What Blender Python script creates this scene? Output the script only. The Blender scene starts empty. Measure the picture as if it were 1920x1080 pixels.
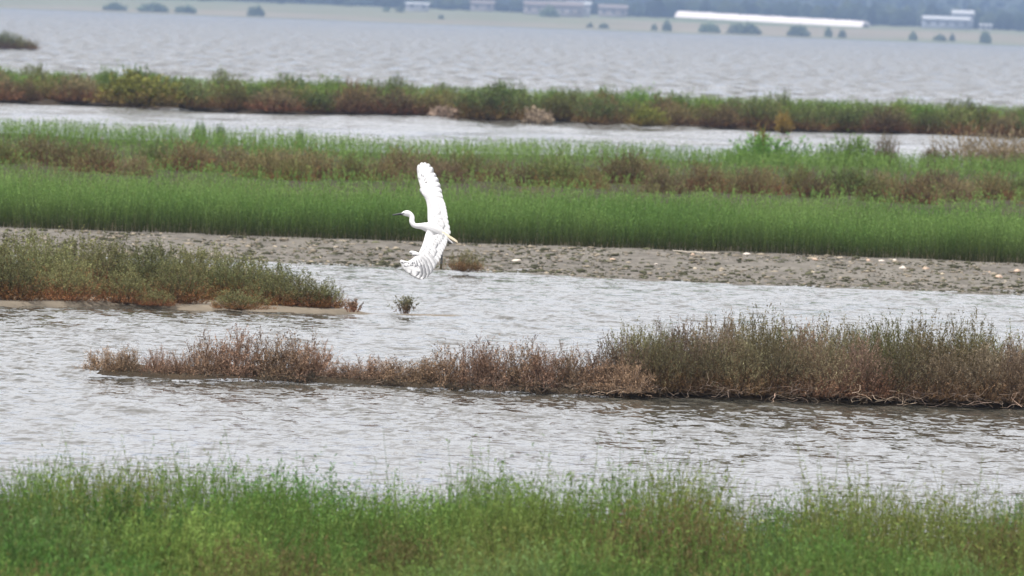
import bpy, math, random
import numpy as np
from mathutils import Matrix, Vector

# ------------------------------------------------------------------ camera
SC = bpy.context.scene
COL = SC.collection
F, CH, HY, ROLL = 16000.0, 3.2, 35.0, math.atan(0.037)     # focal in px of a 1920 frame, eye height, horizon row, roll
PITCH = -math.atan(math.cos(ROLL) * (540 - HY) / F)
_R = np.array([1.0, 0, 0])
_Fw = np.array([0, math.cos(PITCH), math.sin(PITCH)])
_U = np.array([0, -math.sin(PITCH), math.cos(PITCH)])
CX = math.cos(ROLL) * _R + math.sin(ROLL) * _U
CY = -math.sin(ROLL) * _R + math.cos(ROLL) * _U
CAM = np.array([0, 0, CH])
cam = bpy.data.cameras.new('camera'); cam_o = bpy.data.objects.new('camera', cam); COL.objects.link(cam_o)
cam.sensor_width = 36.0; cam.lens = F * 36.0 / 1920.0
cam.clip_start = 1.0; cam.clip_end = 30000.0
M = Matrix.Identity(4)
for i in range(3):
    M[i][0] = CX[i]; M[i][1] = CY[i]; M[i][2] = -_Fw[i]; M[i][3] = CAM[i]
cam_o.matrix_world = M
cam.dof.use_dof = True; cam.dof.focus_distance = 73.0; cam.dof.aperture_fstop = 8.0
SC.camera = cam_o

# ------------------------------------------------------------------ sky, sun, exposure
SUN_EL, SUN_AZ = math.radians(67), math.radians(-125)        # azimuth clockwise from +Y
W = bpy.data.worlds.new('World'); SC.world = W; W.use_nodes = True
wn = W.node_tree.nodes; wl = W.node_tree.links
bg = wn['Background']
sky = wn.new('ShaderNodeTexSky'); sky.sky_type = 'NISHITA'; sky.sun_disc = False
sky.sun_elevation = SUN_EL; sky.sun_rotation = SUN_AZ
sky.air_density = 1.0; sky.dust_density = 5.0; sky.ozone_density = 1.0; sky.altitude = 0
# thin even veil of high cloud over the whole sky
tc = wn.new('ShaderNodeTexCoord'); nz = wn.new('ShaderNodeTexNoise'); nz.inputs['Scale'].default_value = 2.2; nz.inputs['Detail'].default_value = 5
rmp = wn.new('ShaderNodeMapRange'); rmp.inputs[1].default_value = 0.3; rmp.inputs[2].default_value = 0.7
rmp.inputs[3].default_value = 0.66; rmp.inputs[4].default_value = 0.92
mx = wn.new('ShaderNodeMix'); mx.data_type = 'RGBA'
mx.inputs[7].default_value = (8.5, 8.35, 8.4, 1)
wl.new(tc.outputs['Generated'], nz.inputs['Vector']); wl.new(nz.outputs['Fac'], rmp.inputs[0])
wl.new(rmp.outputs[0], mx.inputs[0]); wl.new(sky.outputs[0], mx.inputs[6]); wl.new(mx.outputs[2], bg.inputs[0])
bg.inputs[1].default_value = 0.12
sun = bpy.data.lights.new('sun', 'SUN'); sun_o = bpy.data.objects.new('sun', sun); COL.objects.link(sun_o)
sun.energy = 3.6; sun.angle = math.radians(1.5); sun.color = (1.0, 0.96, 0.9)
_sd = Vector((math.sin(SUN_AZ) * math.cos(SUN_EL), math.cos(SUN_AZ) * math.cos(SUN_EL), math.sin(SUN_EL)))
sun_o.rotation_euler = _sd.to_track_quat('Z', 'Y').to_euler()
sun_o.location = (0, 0, 40)
SC.view_settings.view_transform = 'Standard'; SC.view_settings.look = 'None'
SC.view_settings.gamma = 1.0; SC.view_settings.exposure = 0.72; SC.view_settings.use_curve_mapping = False
SC.render.engine = 'CYCLES'
cy = SC.cycles
cy.use_denoising = True
try: cy.denoiser = 'OPENIMAGEDENOISE'
except Exception: pass
cy.max_bounces = 6; cy.diffuse_bounces = 3; cy.glossy_bounces = 3; cy.transmission_bounces = 3
cy.volume_bounces = 1; cy.transparent_max_bounces = 8
cy.caustics_reflective = False; cy.caustics_refractive = False
cy.sample_clamp_indirect = 4.0

# ------------------------------------------------------------------ helpers
rng = np.random.default_rng(7)

def ray(px, py):
    d = CX * ((px - 960) / F) + CY * ((540 - py) / F) + _Fw
    return d

def G(px, py, z=0.0):
    """pixel of the photograph -> point on the level z"""
    d = ray(px, py); t = (z - CH) / d[2]
    return CAM + d * t

def D(px, py, dist):
    """pixel -> point at ground distance dist"""
    d = ray(px, py); return CAM + d * (dist / d[1])

def line(pts, z=0.0):
    """shoreline given in pixels -> function y(x) in metres, continued straight outside"""
    w = np.array([G(a, b, z) for a, b in pts])
    xs, ys = w[:, 0], w[:, 1]
    def f(x):
        x = np.asarray(x, float)
        y = np.interp(x, xs, ys)
        k0 = (ys[1] - ys[0]) / (xs[1] - xs[0]); k1 = (ys[-1] - ys[-2]) / (xs[-1] - xs[-2])
        k0 = np.clip(k0, -.3, .3); k1 = np.clip(k1, -.3, .3)
        y = np.where(x < xs[0], ys[0] + k0 * (x - xs[0]), y)
        y = np.where(x > xs[-1], ys[-1] + k1 * (x - xs[-1]), y)
        return y
    return f

def vnoise(x, y, seed=0):
    x = np.asarray(x, float); y = np.asarray(y, float)
    xi = np.floor(x).astype(np.int64); yi = np.floor(y).astype(np.int64)
    xf = x - xi; yf = y - yi
    def h(a, b):
        n = (a * 374761393 + b * 668265263 + seed * 974711) & 0x7fffffff
        n = ((n ^ (n >> 13)) * 1274126177) & 0x7fffffff
        return ((n ^ (n >> 16)) & 0xffff) / 65535.0
    u = xf * xf * (3 - 2 * xf); v = yf * yf * (3 - 2 * yf)
    return (h(xi, yi) * (1 - u) + h(xi + 1, yi) * u) * (1 - v) + (h(xi, yi + 1) * (1 - u) + h(xi + 1, yi + 1) * u) * v

def fbm(x, y, seed=0, o=4):
    s = 0; a = 0.5; t = 0
    for i in range(o):
        s = s + a * vnoise(x * 2 ** i, y * 2 ** i, seed + i * 17); t += a; a *= 0.5
    return s / t

def smooth(t):
    t = np.clip(t, 0, 1); return t * t * (3 - 2 * t)

def tag(o, label=None, cat=None, group=None, kind=None):
    if label: o['label'] = label
    if cat: o['category'] = cat
    if group: o['group'] = group
    if kind: o['kind'] = kind
    return o

def link(name, me, mat=None, parent=None, loc=None):
    o = bpy.data.objects.new(name, me); COL.objects.link(o)
    if mat is not None and me is not None and len(me.materials) == 0: me.materials.append(mat)
    if parent is not None: o.parent = parent
    if loc is not None: o.location = loc
    return o

def empty(name, loc=(0, 0, 0), rz=0):
    o = bpy.data.objects.new(name, None); COL.objects.link(o); o.location = loc; o.rotation_euler = (0, 0, rz)
    o.empty_display_size = 0.1
    return o

def quads_mesh(name, v, q, col=None, smooth_shade=False):
    """v (n,3), q (m,4) int arrays -> mesh, colour per vertex"""
    me = bpy.data.meshes.new(name)
    v = np.ascontiguousarray(v, np.float32); q = np.ascontiguousarray(q, np.int32)
    me.vertices.add(len(v)); me.vertices.foreach_set('co', v.ravel())
    k = q.shape[1]
    me.loops.add(q.size); me.loops.foreach_set('vertex_index', q.ravel())
    me.polygons.add(len(q)); me.polygons.foreach_set('loop_start', np.arange(0, q.size, k, dtype=np.int32))
    if smooth_shade: me.polygons.foreach_set('use_smooth', np.ones(len(q), bool))
    if col is not None:
        a = me.color_attributes.new('Col', 'FLOAT_COLOR', 'POINT')
        c = np.ones((len(v), 4), np.float32); c[:, :3] = col
        a.data.foreach_set('color', c.ravel())
    me.update(calc_edges=True); me.validate()
    return me

class Q:
    """collects free quads with a colour each"""
    def __init__(s): s.v = []; s.c = []
    def add(s, quads, cols):
        s.v.append(np.asarray(quads, np.float32).reshape(-1, 4, 3))
        c = np.asarray(cols, np.float32)
        if c.ndim == 2: c = np.repeat(c[:, None, :], 4, 1)
        s.c.append(c.reshape(-1, 4, 3))
    def mesh(s, name):
        v = np.concatenate(s.v); c = np.concatenate(s.c)
        n = len(v)
        return quads_mesh(name, v.reshape(-1, 3), np.arange(n * 4).reshape(-1, 4), c.reshape(-1, 3))

def norm(a): return a / (np.linalg.norm(a, axis=-1, keepdims=True) + 1e-9)

def grid_mesh(name, X, Y, Z, col=None):
    n, m = X.shape
    v = np.stack([X, Y, Z], -1).reshape(-1, 3)
    i = np.arange((n - 1) * (m - 1)); r = i // (m - 1); c = i % (m - 1); a = r * m + c
    q = np.stack([a, a + 1, a + m + 1, a + m], -1)
    return quads_mesh(name, v, q, col, True)

def sprigs(out, rg, P, Dr, L, w, nleaf, ll, lw, c0, c1, bend=0.15, t0=0.25, segs=2, spread=0.8, cj=0.15):
    """upright shoots with small leaves: P roots, Dr directions, L lengths, c0 root colour, c1 tip colour"""
    n = len(P); L = np.broadcast_to(L, (n,))[:, None]
    b = rg.normal(0, bend, (n, 3)); b[:, 2] *= 0.3
    az = rg.uniform(0, 2 * math.pi, n); S = np.stack([np.cos(az), np.sin(az) * 0.6, np.zeros(n)], -1)
    jit = np.exp(rg.normal(0, cj, (n, 1)))
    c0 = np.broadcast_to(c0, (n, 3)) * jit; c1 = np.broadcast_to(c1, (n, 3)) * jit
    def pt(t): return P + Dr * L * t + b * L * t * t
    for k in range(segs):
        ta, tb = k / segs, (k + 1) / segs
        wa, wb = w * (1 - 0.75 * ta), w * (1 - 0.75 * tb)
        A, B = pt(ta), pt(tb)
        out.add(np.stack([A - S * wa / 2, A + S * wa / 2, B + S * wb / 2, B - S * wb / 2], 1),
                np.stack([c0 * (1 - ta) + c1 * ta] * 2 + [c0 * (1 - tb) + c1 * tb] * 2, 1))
    if nleaf:
        t = rg.uniform(t0, 1.0, (n, nleaf, 1))
        A = P[:, None] + Dr[:, None] * L[:, None] * t + b[:, None] * L[:, None] * t * t
        d = norm(Dr[:, None] * 0.7 + rg.normal(0, spread, (n, nleaf, 3)))
        s = norm(np.cross(d, rg.normal(0, 1, (n, nleaf, 3))))
        l = ll * rg.uniform(0.6, 1.3, (n, nleaf, 1)); ww = lw * rg.uniform(0.7, 1.3, (n, nleaf, 1))
        quad = np.stack([A, A + d * l * .5 + s * ww / 2, A + d * l, A + d * l * .5 - s * ww / 2], 2)
        c = (c0[:, None] * (1 - t) + c1[:, None] * t) * np.exp(rg.normal(0, cj, (n, nleaf, 1)))
        out.add(quad.reshape(-1, 4, 3), c.reshape(-1, 3))

def twig_lines(out, A, B, wa, wb, ca, cb, rg):
    """flat strips from A to B, crossed pairs so that they have width from every side"""
    d = norm(B - A)
    for k in range(2):
        s = norm(np.cross(d, np.array([0.2, 1.0, 0.1]) if k == 0 else np.array([1.0, 0.1, 0.3])))
        out.add(np.stack([A - s * wa / 2, A + s * wa / 2, B + s * wb / 2, B - s * wb / 2], 1),
                np.stack([ca, ca, cb, cb], 1))

# ------------------------------------------------------------------ materials
def mat(name):
    m = bpy.data.materials.new(name); m.use_nodes = True
    return m, m.node_tree.nodes, m.node_tree.links, m.node_tree.nodes['Principled BSDF']

def foliage_mat(name, trans=0.3, hue=0.015, val=0.32, rough=0.55):
    m, n, l, b = mat(name)
    a = n.new('ShaderNodeAttribute'); a.attribute_name = 'Col'
    oi = n.new('ShaderNodeObjectInfo'); hs = n.new('ShaderNodeHueSaturation')
    r1 = n.new('ShaderNodeMapRange'); r1.inputs[3].default_value = 0.5 - hue; r1.inputs[4].default_value = 0.5 + hue
    r2 = n.new('ShaderNodeMapRange'); r2.inputs[3].default_value = 1 - val; r2.inputs[4].default_value = 1 + val
    wn_ = n.new('ShaderNodeTexWhiteNoise'); wn_.noise_dimensions = '1D'
    l.new(oi.outputs['Random'], r1.inputs[0]); l.new(oi.outputs['Random'], wn_.inputs['W']); l.new(wn_.outputs['Value'], r2.inputs[0])
    l.new(r1.outputs[0], hs.inputs['Hue']); l.new(r2.outputs[0], hs.inputs['Value']); l.new(a.outputs['Color'], hs.inputs['Color'])
    l.new(hs.outputs[0], b.inputs['Base Color']); b.inputs['Roughness'].default_value = rough
    b.inputs['Specular IOR Level'].default_value = 0.06; hs.inputs['Saturation'].default_value = 1.07
    t = n.new('ShaderNodeBsdfTranslucent'); l.new(hs.outputs[0], t.inputs[0])
    mxs = n.new('ShaderNodeMixShader'); mxs.inputs[0].default_value = trans
    l.new(b.outputs[0], mxs.inputs[1]); l.new(t.outputs[0], mxs.inputs[2])
    l.new(mxs.outputs[0], n['Material Output'].inputs[0])
    return m

def earth_mat(name, c1, c2, scale, rough=0.9, bump=0.02, c3=None):
    m, n, l, b = mat(name)
    tc = n.new('ShaderNodeTexCoord')
    nz = n.new('ShaderNodeTexNoise'); nz.inputs['Scale'].default_value = scale; nz.inputs['Detail'].default_value = 8; nz.inputs['Roughness'].default_value = 0.65
    cr = n.new('ShaderNodeValToRGB'); cr.color_ramp.elements[0].position = 0.33; cr.color_ramp.elements[1].position = 0.67
    cr.color_ramp.elements[0].color = (*c1, 1); cr.color_ramp.elements[1].color = (*c2, 1)
    if c3: e = cr.color_ramp.elements.new(0.5); e.color = (*c3, 1)
    l.new(tc.outputs['Object'], nz.inputs['Vector']); l.new(nz.outputs['Fac'], cr.inputs[0]); l.new(cr.outputs[0], b.inputs['Base Color'])
    b.inputs['Roughness'].default_value = rough; b.inputs['Specular IOR Level'].default_value = 0.06
    n2 = n.new('ShaderNodeTexNoise'); n2.inputs['Scale'].default_value = scale * 4; n2.inputs['Detail'].default_value = 6
    bp = n.new('ShaderNodeBump'); bp.inputs['Strength'].default_value = 0.6; bp.inputs['Distance'].default_value = bump
    l.new(tc.outputs['Object'], n2.inputs['Vector']); l.new(n2.outputs['Fac'], bp.inputs['Height']); l.new(bp.outputs[0], b.inputs['Normal'])
    return m

def plain_mat(name, c, rough=0.6, spec=0.3, var=0.12, scale=6.0):
    m, n, l, b = mat(name)
    tc = n.new('ShaderNodeTexCoord'); nz = n.new('ShaderNodeTexNoise'); nz.inputs['Scale'].default_value = scale; nz.inputs['Detail'].default_value = 4
    hs = n.new('ShaderNodeHueSaturation'); hs.inputs['Color'].default_value = (*c, 1)
    r = n.new('ShaderNodeMapRange'); r.inputs[3].default_value = 1 - var; r.inputs[4].default_value = 1 + var
    l.new(tc.outputs['Object'], nz.inputs['Vector']); l.new(nz.outputs['Fac'], r.inputs[0]); l.new(r.outputs[0], hs.inputs['Value'])
    l.new(hs.outputs[0], b.inputs['Base Color']); b.inputs['Roughness'].default_value = rough; b.inputs['Specular IOR Level'].default_value = spec
    return m

M_FOL = foliage_mat('foliage')
M_STUFF = foliage_mat('foliage_mass', 0.3, 0.0, 0.0)
M_DEAD = foliage_mat('dead_wood', 0.08, 0.01, 0.2, 0.8)
M_MUD = earth_mat('dark_mud', (0.016, 0.013, 0.009), (0.05, 0.037, 0.024), 3.0)
M_SAND = earth_mat('wet_sand', (0.10, 0.085, 0.066), (0.17, 0.143, 0.11), 2.5, 0.8)
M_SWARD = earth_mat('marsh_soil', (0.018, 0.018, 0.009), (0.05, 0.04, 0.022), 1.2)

def water_mat():
    m, n, l, b = mat('water')
    b.inputs['Base Color'].default_value = (0.055, 0.052, 0.042, 1)
    b.inputs['Roughness'].default_value = 0.06; b.inputs['IOR'].default_value = 1.333
    tc = n.new('ShaderNodeTexCoord')
    mp = n.new('ShaderNodeMapping'); mp.inputs['Scale'].default_value = (3.3, 1.2, 1.0)
    nz = n.new('ShaderNodeTexNoise'); nz.inputs['Scale'].default_value = 1.7; nz.inputs['Detail'].default_value = 2.5; nz.inputs['Roughness'].default_value = 0.5
    bp = n.new('ShaderNodeBump'); bp.inputs['Strength'].default_value = 1.0; bp.inputs['Distance'].default_value = 0.125
    mp2 = n.new('ShaderNodeMapping'); mp2.inputs['Scale'].default_value = (0.16, 0.035, 1.0)
    n2 = n.new('ShaderNodeTexNoise'); n2.inputs['Scale'].default_value = 1.0; n2.inputs['Detail'].default_value = 4
    r2 = n.new('ShaderNodeMapRange'); r2.inputs[1].default_value = 0.35; r2.inputs[2].default_value = 0.65; r2.inputs[3].default_value = 0.6; r2.inputs[4].default_value = 1.25
    ml = n.new('ShaderNodeMath'); ml.operation = 'MULTIPLY'
    l.new(tc.outputs['Object'], mp.inputs[0]); l.new(mp.outputs[0], nz.inputs['Vector'])
    l.new(tc.outputs['Object'], mp2.inputs[0]); l.new(mp2.outputs[0], n2.inputs['Vector']); l.new(n2.outputs['Fac'], r2.inputs[0])
    l.new(nz.outputs['Fac'], ml.inputs[0]); l.new(r2.outputs[0], ml.inputs[1])
    l.new(ml.outputs[0], bp.inputs['Height'])
    # wind-roughened streaks of the open lake
    sp = n.new('ShaderNodeSeparateXYZ'); l.new(tc.outputs['Object'], sp.inputs[0])
    fd = n.new('ShaderNodeMapRange'); fd.inputs[1].default_value = 230; fd.inputs[2].default_value = 340; l.new(sp.outputs['Y'], fd.inputs[0])
    mp3 = n.new('ShaderNodeMapping'); mp3.inputs['Scale'].default_value = (0.9, 0.07, 1.0); l.new(tc.outputs['Object'], mp3.inputs[0])
    n3 = n.new('ShaderNodeTexNoise'); n3.inputs['Scale'].default_value = 1.0; n3.inputs['Detail'].default_value = 4; n3.inputs['Roughness'].default_value = 0.6; l.new(mp3.outputs[0], n3.inputs['Vector'])
    r3 = n.new('ShaderNodeMapRange'); r3.inputs[1].default_value = 0.38; r3.inputs[2].default_value = 0.66; r3.inputs[3].default_value = 0.05; r3.inputs[4].default_value = 0.5; l.new(n3.outputs['Fac'], r3.inputs[0])
    m3 = n.new('ShaderNodeMix'); l.new(fd.outputs[0], m3.inputs[0]); m3.inputs[2].default_value = 0.05; l.new(r3.outputs[0], m3.inputs[3]); l.new(m3.outputs[0], b.inputs['Roughness'])
    st = n.new('ShaderNodeMath'); st.operation = 'MULTIPLY'; l.new(fd.outputs[0], st.inputs[0]); st.inputs[1].default_value = 1.0
    bp2 = n.new('ShaderNodeBump'); bp2.inputs['Distance'].default_value = 2.0; l.new(st.outputs[0], bp2.inputs['Strength']); l.new(n3.outputs['Fac'], bp2.inputs['Height'])
    l.new(bp.outputs[0], bp2.inputs['Normal']); l.new(bp2.outputs[0], b.inputs['Normal'])
    return m
M_WATER = water_mat()

# ------------------------------------------------------------------ shorelines (photo pixels)
L_GRAVEL = line([(-300, 470), (0, 478), (400, 488), (600, 497), (760, 503), (1000, 515), (1200, 525), (1500, 538), (1920, 554)], 0.0)
L_GREEN = line([(0, 428), (60, 430), (300, 437), (640, 450), (900, 458), (1200, 467), (1500, 478), (1920, 495)], 0.12)
L_FARB = line([(0, 194), (160, 197), (300, 205), (500, 214), (700, 220), (860, 226), (1000, 230), (1200, 239), (1400, 246), (1560, 250), (1750, 258), (1920, 262)], 0.0)
L_DEAD = line([(150, 702), (300, 708), (480, 713), (650, 719), (800, 726), (1000, 736), (1200, 744), (1400, 752), (1700, 760), (1920, 767)], 0.0)
L_LEFT = line([(0, 576), (200, 575), (400, 583), (600, 588), (720, 590), (900, 594)], 0.0)

# ------------------------------------------------------------------ water
def make_water():
    rg = np.random.default_rng(3)
    def rows(a, b, st): return np.arange(a, b, st)
    far = [308.0]
    while far[-1] < 3260: far.append(far[-1] * 1.0 + 0.25 + (far[-1] / 1000) ** 2 * 14)
    ys = np.concatenate([np.linspace(-20, 56, 6), rows(57, 79, 0.08), rows(79, 112, 0.11), np.linspace(113, 180, 12),
                         rows(182, 272, 0.3), np.linspace(275, 305, 5), np.array(far), np.array([3400, 4000.0])])
    nu = 250
    u = np.linspace(-1, 1, nu)
    half = ys * math.tan(math.radians(3.6)) + 1.6
    half = np.maximum(half, 4.5)
    X = u[None] * half[:, None]
    out = np.array([1.3, 2.5, 8, 40.0])
    XL = -(half[:, None] * out[None, ::-1] + 3); XR = half[:, None] * out[None] + 3
    X = np.concatenate([XL, X, XR], 1)
    Y = np.repeat(ys[:, None], X.shape[1], 1)
    Z = np.zeros_like(X)
    step = np.gradient(ys)[:, None]
    dx = (half * 2 / nu)[:, None]
    for i in range(46):
        lam = 0.20 * (0.75 / 0.20) ** rg.uniform(0, 1)
        th = math.radians(90) + rg.normal(0, 0.85)         # wind nearly along the line of sight
        kx, ky = 2 * math.pi / lam * math.cos(th), 2 * math.pi / lam * math.sin(th)
        slope = 0.024
        amp = slope * lam / (2 * math.pi)
        ok = np.clip((lam / np.maximum(step, dx) - 2.6) / 1.2, 0, 1)
        Z += ok * amp * np.sin(kx * X + ky * Y + rg.uniform(0, 6.28) + 0.6 * np.sin(X * 0.9 + Y * 0.23 + i))
    # longer chop on the open lake
    for i in range(26):
        lam = 1.2 * (14.0 / 1.2) ** rg.uniform(0, 1)
        th = math.radians(90) + rg.normal(0, 0.7)
        kx, ky = 2 * math.pi / lam * math.cos(th), 2 * math.pi / lam * math.sin(th)
        amp = 0.022 * lam / (2 * math.pi)
        ok = np.clip((lam / np.maximum(step, dx) - 3.0) / 2.0, 0, 1) * smooth((Y - 150) / 150)
        Z += ok * amp * np.sin(kx * X + ky * Y + rg.uniform(0, 6.28))
    calm = 0.45 + 0.85 * fbm(X * 0.22, Y * 0.05, 5)
    # sheltered water close under the front shores
    Z *= calm
    me = grid_mesh('water', X, Y, Z)
    o = link('water', me, M_WATER); tag(o, kind='structure')
make_water()

# ------------------------------------------------------------------ ground of the banks
def loft(name, yf, yb, x0, x1, nx, ny, prof, mat_, nzamp, nzscale, seed, endtaper=0.0, colf=None):
    xs = np.linspace(x0, x1, nx); t = np.linspace(0, 1, ny)
    a, b = yf(xs), yb(xs)
    X = np.repeat(xs[None], ny, 0); Y = a[None] * (1 - t[:, None]) + b[None] * t[:, None]
    dist = Y - a[None]; db = b[None] - Y
    Z = prof(dist, db)
    if endtaper:
        e = smooth(np.minimum(X - x0, x1 - X) / endtaper); Z = (Z + 0.12) * e - 0.12
    Z = Z + (fbm(X * nzscale, Y * nzscale * 0.5, seed) - 0.5) * nzamp * smooth((Z + 0.12) / 0.15)
    me = grid_mesh(name, X, Y, Z)
    o = link(name, me, mat_); tag(o, kind='structure')
    return o

def rise(h, w, wb, low=-0.12):
    return lambda d, e: low + (h - low) * smooth(d / w) * smooth(e / wb)

# shore with gravel: from the water up to the green band and on under the marsh
def gravel_mat():
    m, n, l, b = mat('gravel_shore')
    tc = n.new('ShaderNodeTexCoord')
    mp = n.new('ShaderNodeMapping'); mp.inputs['Scale'].default_value = (1.0, 0.35, 1.0); l.new(tc.outputs['Object'], mp.inputs[0])
    nz = n.new('ShaderNodeTexNoise'); nz.inputs['Scale'].default_value = 5.0; nz.inputs['Detail'].default_value = 9; nz.inputs['Roughness'].default_value = 0.7
    cr = n.new('ShaderNodeValToRGB'); e = cr.color_ramp.elements
    e[0].position = 0.36; e[0].color = (0.05, 0.046, 0.038, 1); e[1].position = 0.70; e[1].color = (0.17, 0.156, 0.137, 1)
    k = e.new(0.5); k.color = (0.10, 0.09, 0.078, 1)
    n3 = n.new('ShaderNodeTexNoise'); n3.inputs['Scale'].default_value = 0.5; n3.inputs['Detail'].default_value = 3
    mx = n.new('ShaderNodeMix'); mx.data_type = 'RGBA'; mx.blend_type = 'MIX'; mx.inputs[7].default_value = (0.135, 0.124, 0.105, 1)
    r = n.new('ShaderNodeMapRange'); r.inputs[1].default_value = 0.45; r.inputs[2].default_value = 0.7; r.inputs[4].default_value = 0.6
    l.new(mp.outputs[0], nz.inputs['Vector']); l.new(nz.outputs['Fac'], cr.inputs[0]); l.new(mp.outputs[0], n3.inputs['Vector']); l.new(n3.outputs['Fac'], r.inputs[0])
    l.new(r.outputs[0], mx.inputs[0]); l.new(cr.outputs[0], mx.inputs[6]); l.new(mx.outputs[2], b.inputs['Base Color'])
    b.inputs['Roughness'].default_value = 0.9; b.inputs['Specular IOR Level'].default_value = 0.15
    bp = n.new('ShaderNodeBump'); bp.inputs['Distance'].default_value = 0.04; bp.inputs['Strength'].default_value = 0.8
    l.new(nz.outputs['Fac'], bp.inputs['Height']); l.new(bp.outputs[0], b.inputs['Normal'])
    return m
M_GRAVEL = gravel_mat()
L_GREENB = lambda x: L_GREEN(x) + 3.0
def grav_prof(d, e): return -0.10 + 0.10 * smooth(d / 0.8) + 0.12 * smooth(d / 9.0)
def grav_z(x, y):
    d = y - (L_GRAVEL(x) - 0.8)
    return grav_prof(d, 0)
loft('gravel_shore', lambda x: L_GRAVEL(x) - 0.8, L_GREENB, -14, 14, 240, 160, grav_prof, M_GRAVEL, 0.035, 3.0, 11)
L_BBACK = line([(-400, 215), (0, 232), (300, 246), (740, 270), (1050, 272), (1330, 285), (1920, 302)], 0.35)
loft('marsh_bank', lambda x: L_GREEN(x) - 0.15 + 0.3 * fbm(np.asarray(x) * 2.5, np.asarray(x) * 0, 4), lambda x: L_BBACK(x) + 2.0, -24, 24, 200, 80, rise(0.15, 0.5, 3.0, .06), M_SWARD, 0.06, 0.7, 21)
L_ABACK = lambda x: L_FARB(x) + 40.0
loft('far_bank', lambda x: L_FARB(x) - 0.4, L_ABACK, -40, 40, 160, 90, rise(0.15, 2.0, 3.0), M_MUD, 0.08, 0.5, 31)
# low island with the dead shrubs
L_DEADB = lambda x: L_DEAD(x) + 0.9 + 2.6 * smooth((x - 0.2) / 1.2)
loft('mud_island', lambda x: L_DEAD(x) - 0.25, lambda x: L_DEADB(x) + 0.3, G(140, 702)[0], 8.0, 260, 40, rise(0.07, 0.5, 0.4), M_MUD, 0.05, 4.0, 41, 0.3)
# sandy spit with the green bushes
XS0, XS1 = -9.0, G(960, 596)[0]
def L_LEFTB(x): return L_LEFT(x) + 0.5 + 7.5 * smooth((G(700, 590)[0] - x) / 2.6)
loft('sand_spit', lambda x: L_LEFT(x) - 0.2, L_LEFTB, XS0, XS1, 240, 60, rise(0.05, 0.45, 0.45), M_SAND, 0.02, 2.0, 51, 0.6)
# near bank under the tall grass
L_NEAR = lambda x: 50.4 - 0.0 * x + (fbm(np.asarray(x) * 0.8, np.asarray(x) * 0, 77) - 0.5) * 1.2
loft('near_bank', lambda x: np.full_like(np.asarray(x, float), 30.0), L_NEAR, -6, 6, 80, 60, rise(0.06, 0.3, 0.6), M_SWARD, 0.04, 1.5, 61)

# ------------------------------------------------------------------ foliage masses
def sward(name, n, xr, yf, yb, hf, zf, colf, label, cat, w, nleaf, ll, lw, lean=0.12, seed=1, mat_=M_STUFF, segs=2, bend=0.15, t0=0.25, edge=0.0, back=0.0, cj=0.15):
    rg = np.random.default_rng(seed)
    q = Q()
    t = rg.uniform(0, 1, n); t[:int(n * edge)] *= 0.05
    k_ = int(n * back); t[n - k_:] = 1 - .16 * t[n - k_:]
    xm = rg.uniform(xr[0], xr[1], n)
    a, b = yf(xm), yb(xm)
    y = a + (b - a) * t
    P = np.stack([xm, y, zf(xm, y)], -1)
    H = hf(xm, y, t, rg)
    Dr = rg.normal(0, lean, (n, 3)); Dr[:, 2] = 1; Dr = norm(Dr)
    c0, c1 = colf(xm, y, t, rg)
    sprigs(q, rg, P, Dr, H, w, nleaf, ll, lw, c0, c1, bend, t0, segs, cj=cj)
    o = link(name, q.mesh(name), mat_); tag(o, label, cat, kind='stuff')
    return o

def mixc(a, b, f): return np.asarray(a)[None] * (1 - f[:, None]) + np.asarray(b)[None] * f[:, None]

# tall green saltbush band behind the gravel
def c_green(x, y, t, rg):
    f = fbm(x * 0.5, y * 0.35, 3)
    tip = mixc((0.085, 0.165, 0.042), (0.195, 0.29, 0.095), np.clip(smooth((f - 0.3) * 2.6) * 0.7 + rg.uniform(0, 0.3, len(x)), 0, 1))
    base = mixc((0.018, 0.02, 0.01), (0.05, 0.045, 0.02), rg.uniform(0, 1, len(x)))  # dark woody stem feet, blackened to paint in the shade at the base
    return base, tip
def h_green(x, y, t, rg):
    return (0.46 + 0.16 * fbm(x * 0.6, y * 0.25, 9) + 0.22 * (fbm(x * 2.2, y * .6, 10) - .2)) * rg.uniform(0.7, 1.08, len(x))
L_CBACK = lambda x: L_GREEN(x) + 11.0
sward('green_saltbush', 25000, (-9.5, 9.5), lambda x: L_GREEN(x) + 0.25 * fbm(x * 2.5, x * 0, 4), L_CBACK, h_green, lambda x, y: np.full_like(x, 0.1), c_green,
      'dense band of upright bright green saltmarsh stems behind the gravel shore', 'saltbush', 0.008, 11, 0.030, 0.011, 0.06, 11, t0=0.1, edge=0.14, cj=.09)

# near grass
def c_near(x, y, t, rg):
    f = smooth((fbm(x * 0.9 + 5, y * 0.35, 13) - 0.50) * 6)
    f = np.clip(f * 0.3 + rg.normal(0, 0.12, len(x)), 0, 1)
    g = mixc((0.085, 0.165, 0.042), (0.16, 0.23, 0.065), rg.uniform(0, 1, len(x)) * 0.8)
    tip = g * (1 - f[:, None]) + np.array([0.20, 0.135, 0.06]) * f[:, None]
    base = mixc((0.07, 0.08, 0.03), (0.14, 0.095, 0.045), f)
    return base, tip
def h_near(x, y, t, rg):
    h = (0.38 + 0.24 * fbm(x * 0.9, y * 0.3, 19) + .06 * np.exp(-((x - 1.0) / 1.0) ** 2)) * rg.uniform(0.7, 1.05, len(x))
    c = smooth((fbm(x * 2.0, y * .75, 27) - .30) * 3.2)                 # tussocks and the hollows between them
    h = h * (.45 + .60 * c) * (.86 + .14 * smooth((t - .78) * 8))
    return h * np.where(rg.uniform(0, 1, len(x)) < 0.06, 1.35, 1.0)
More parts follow.
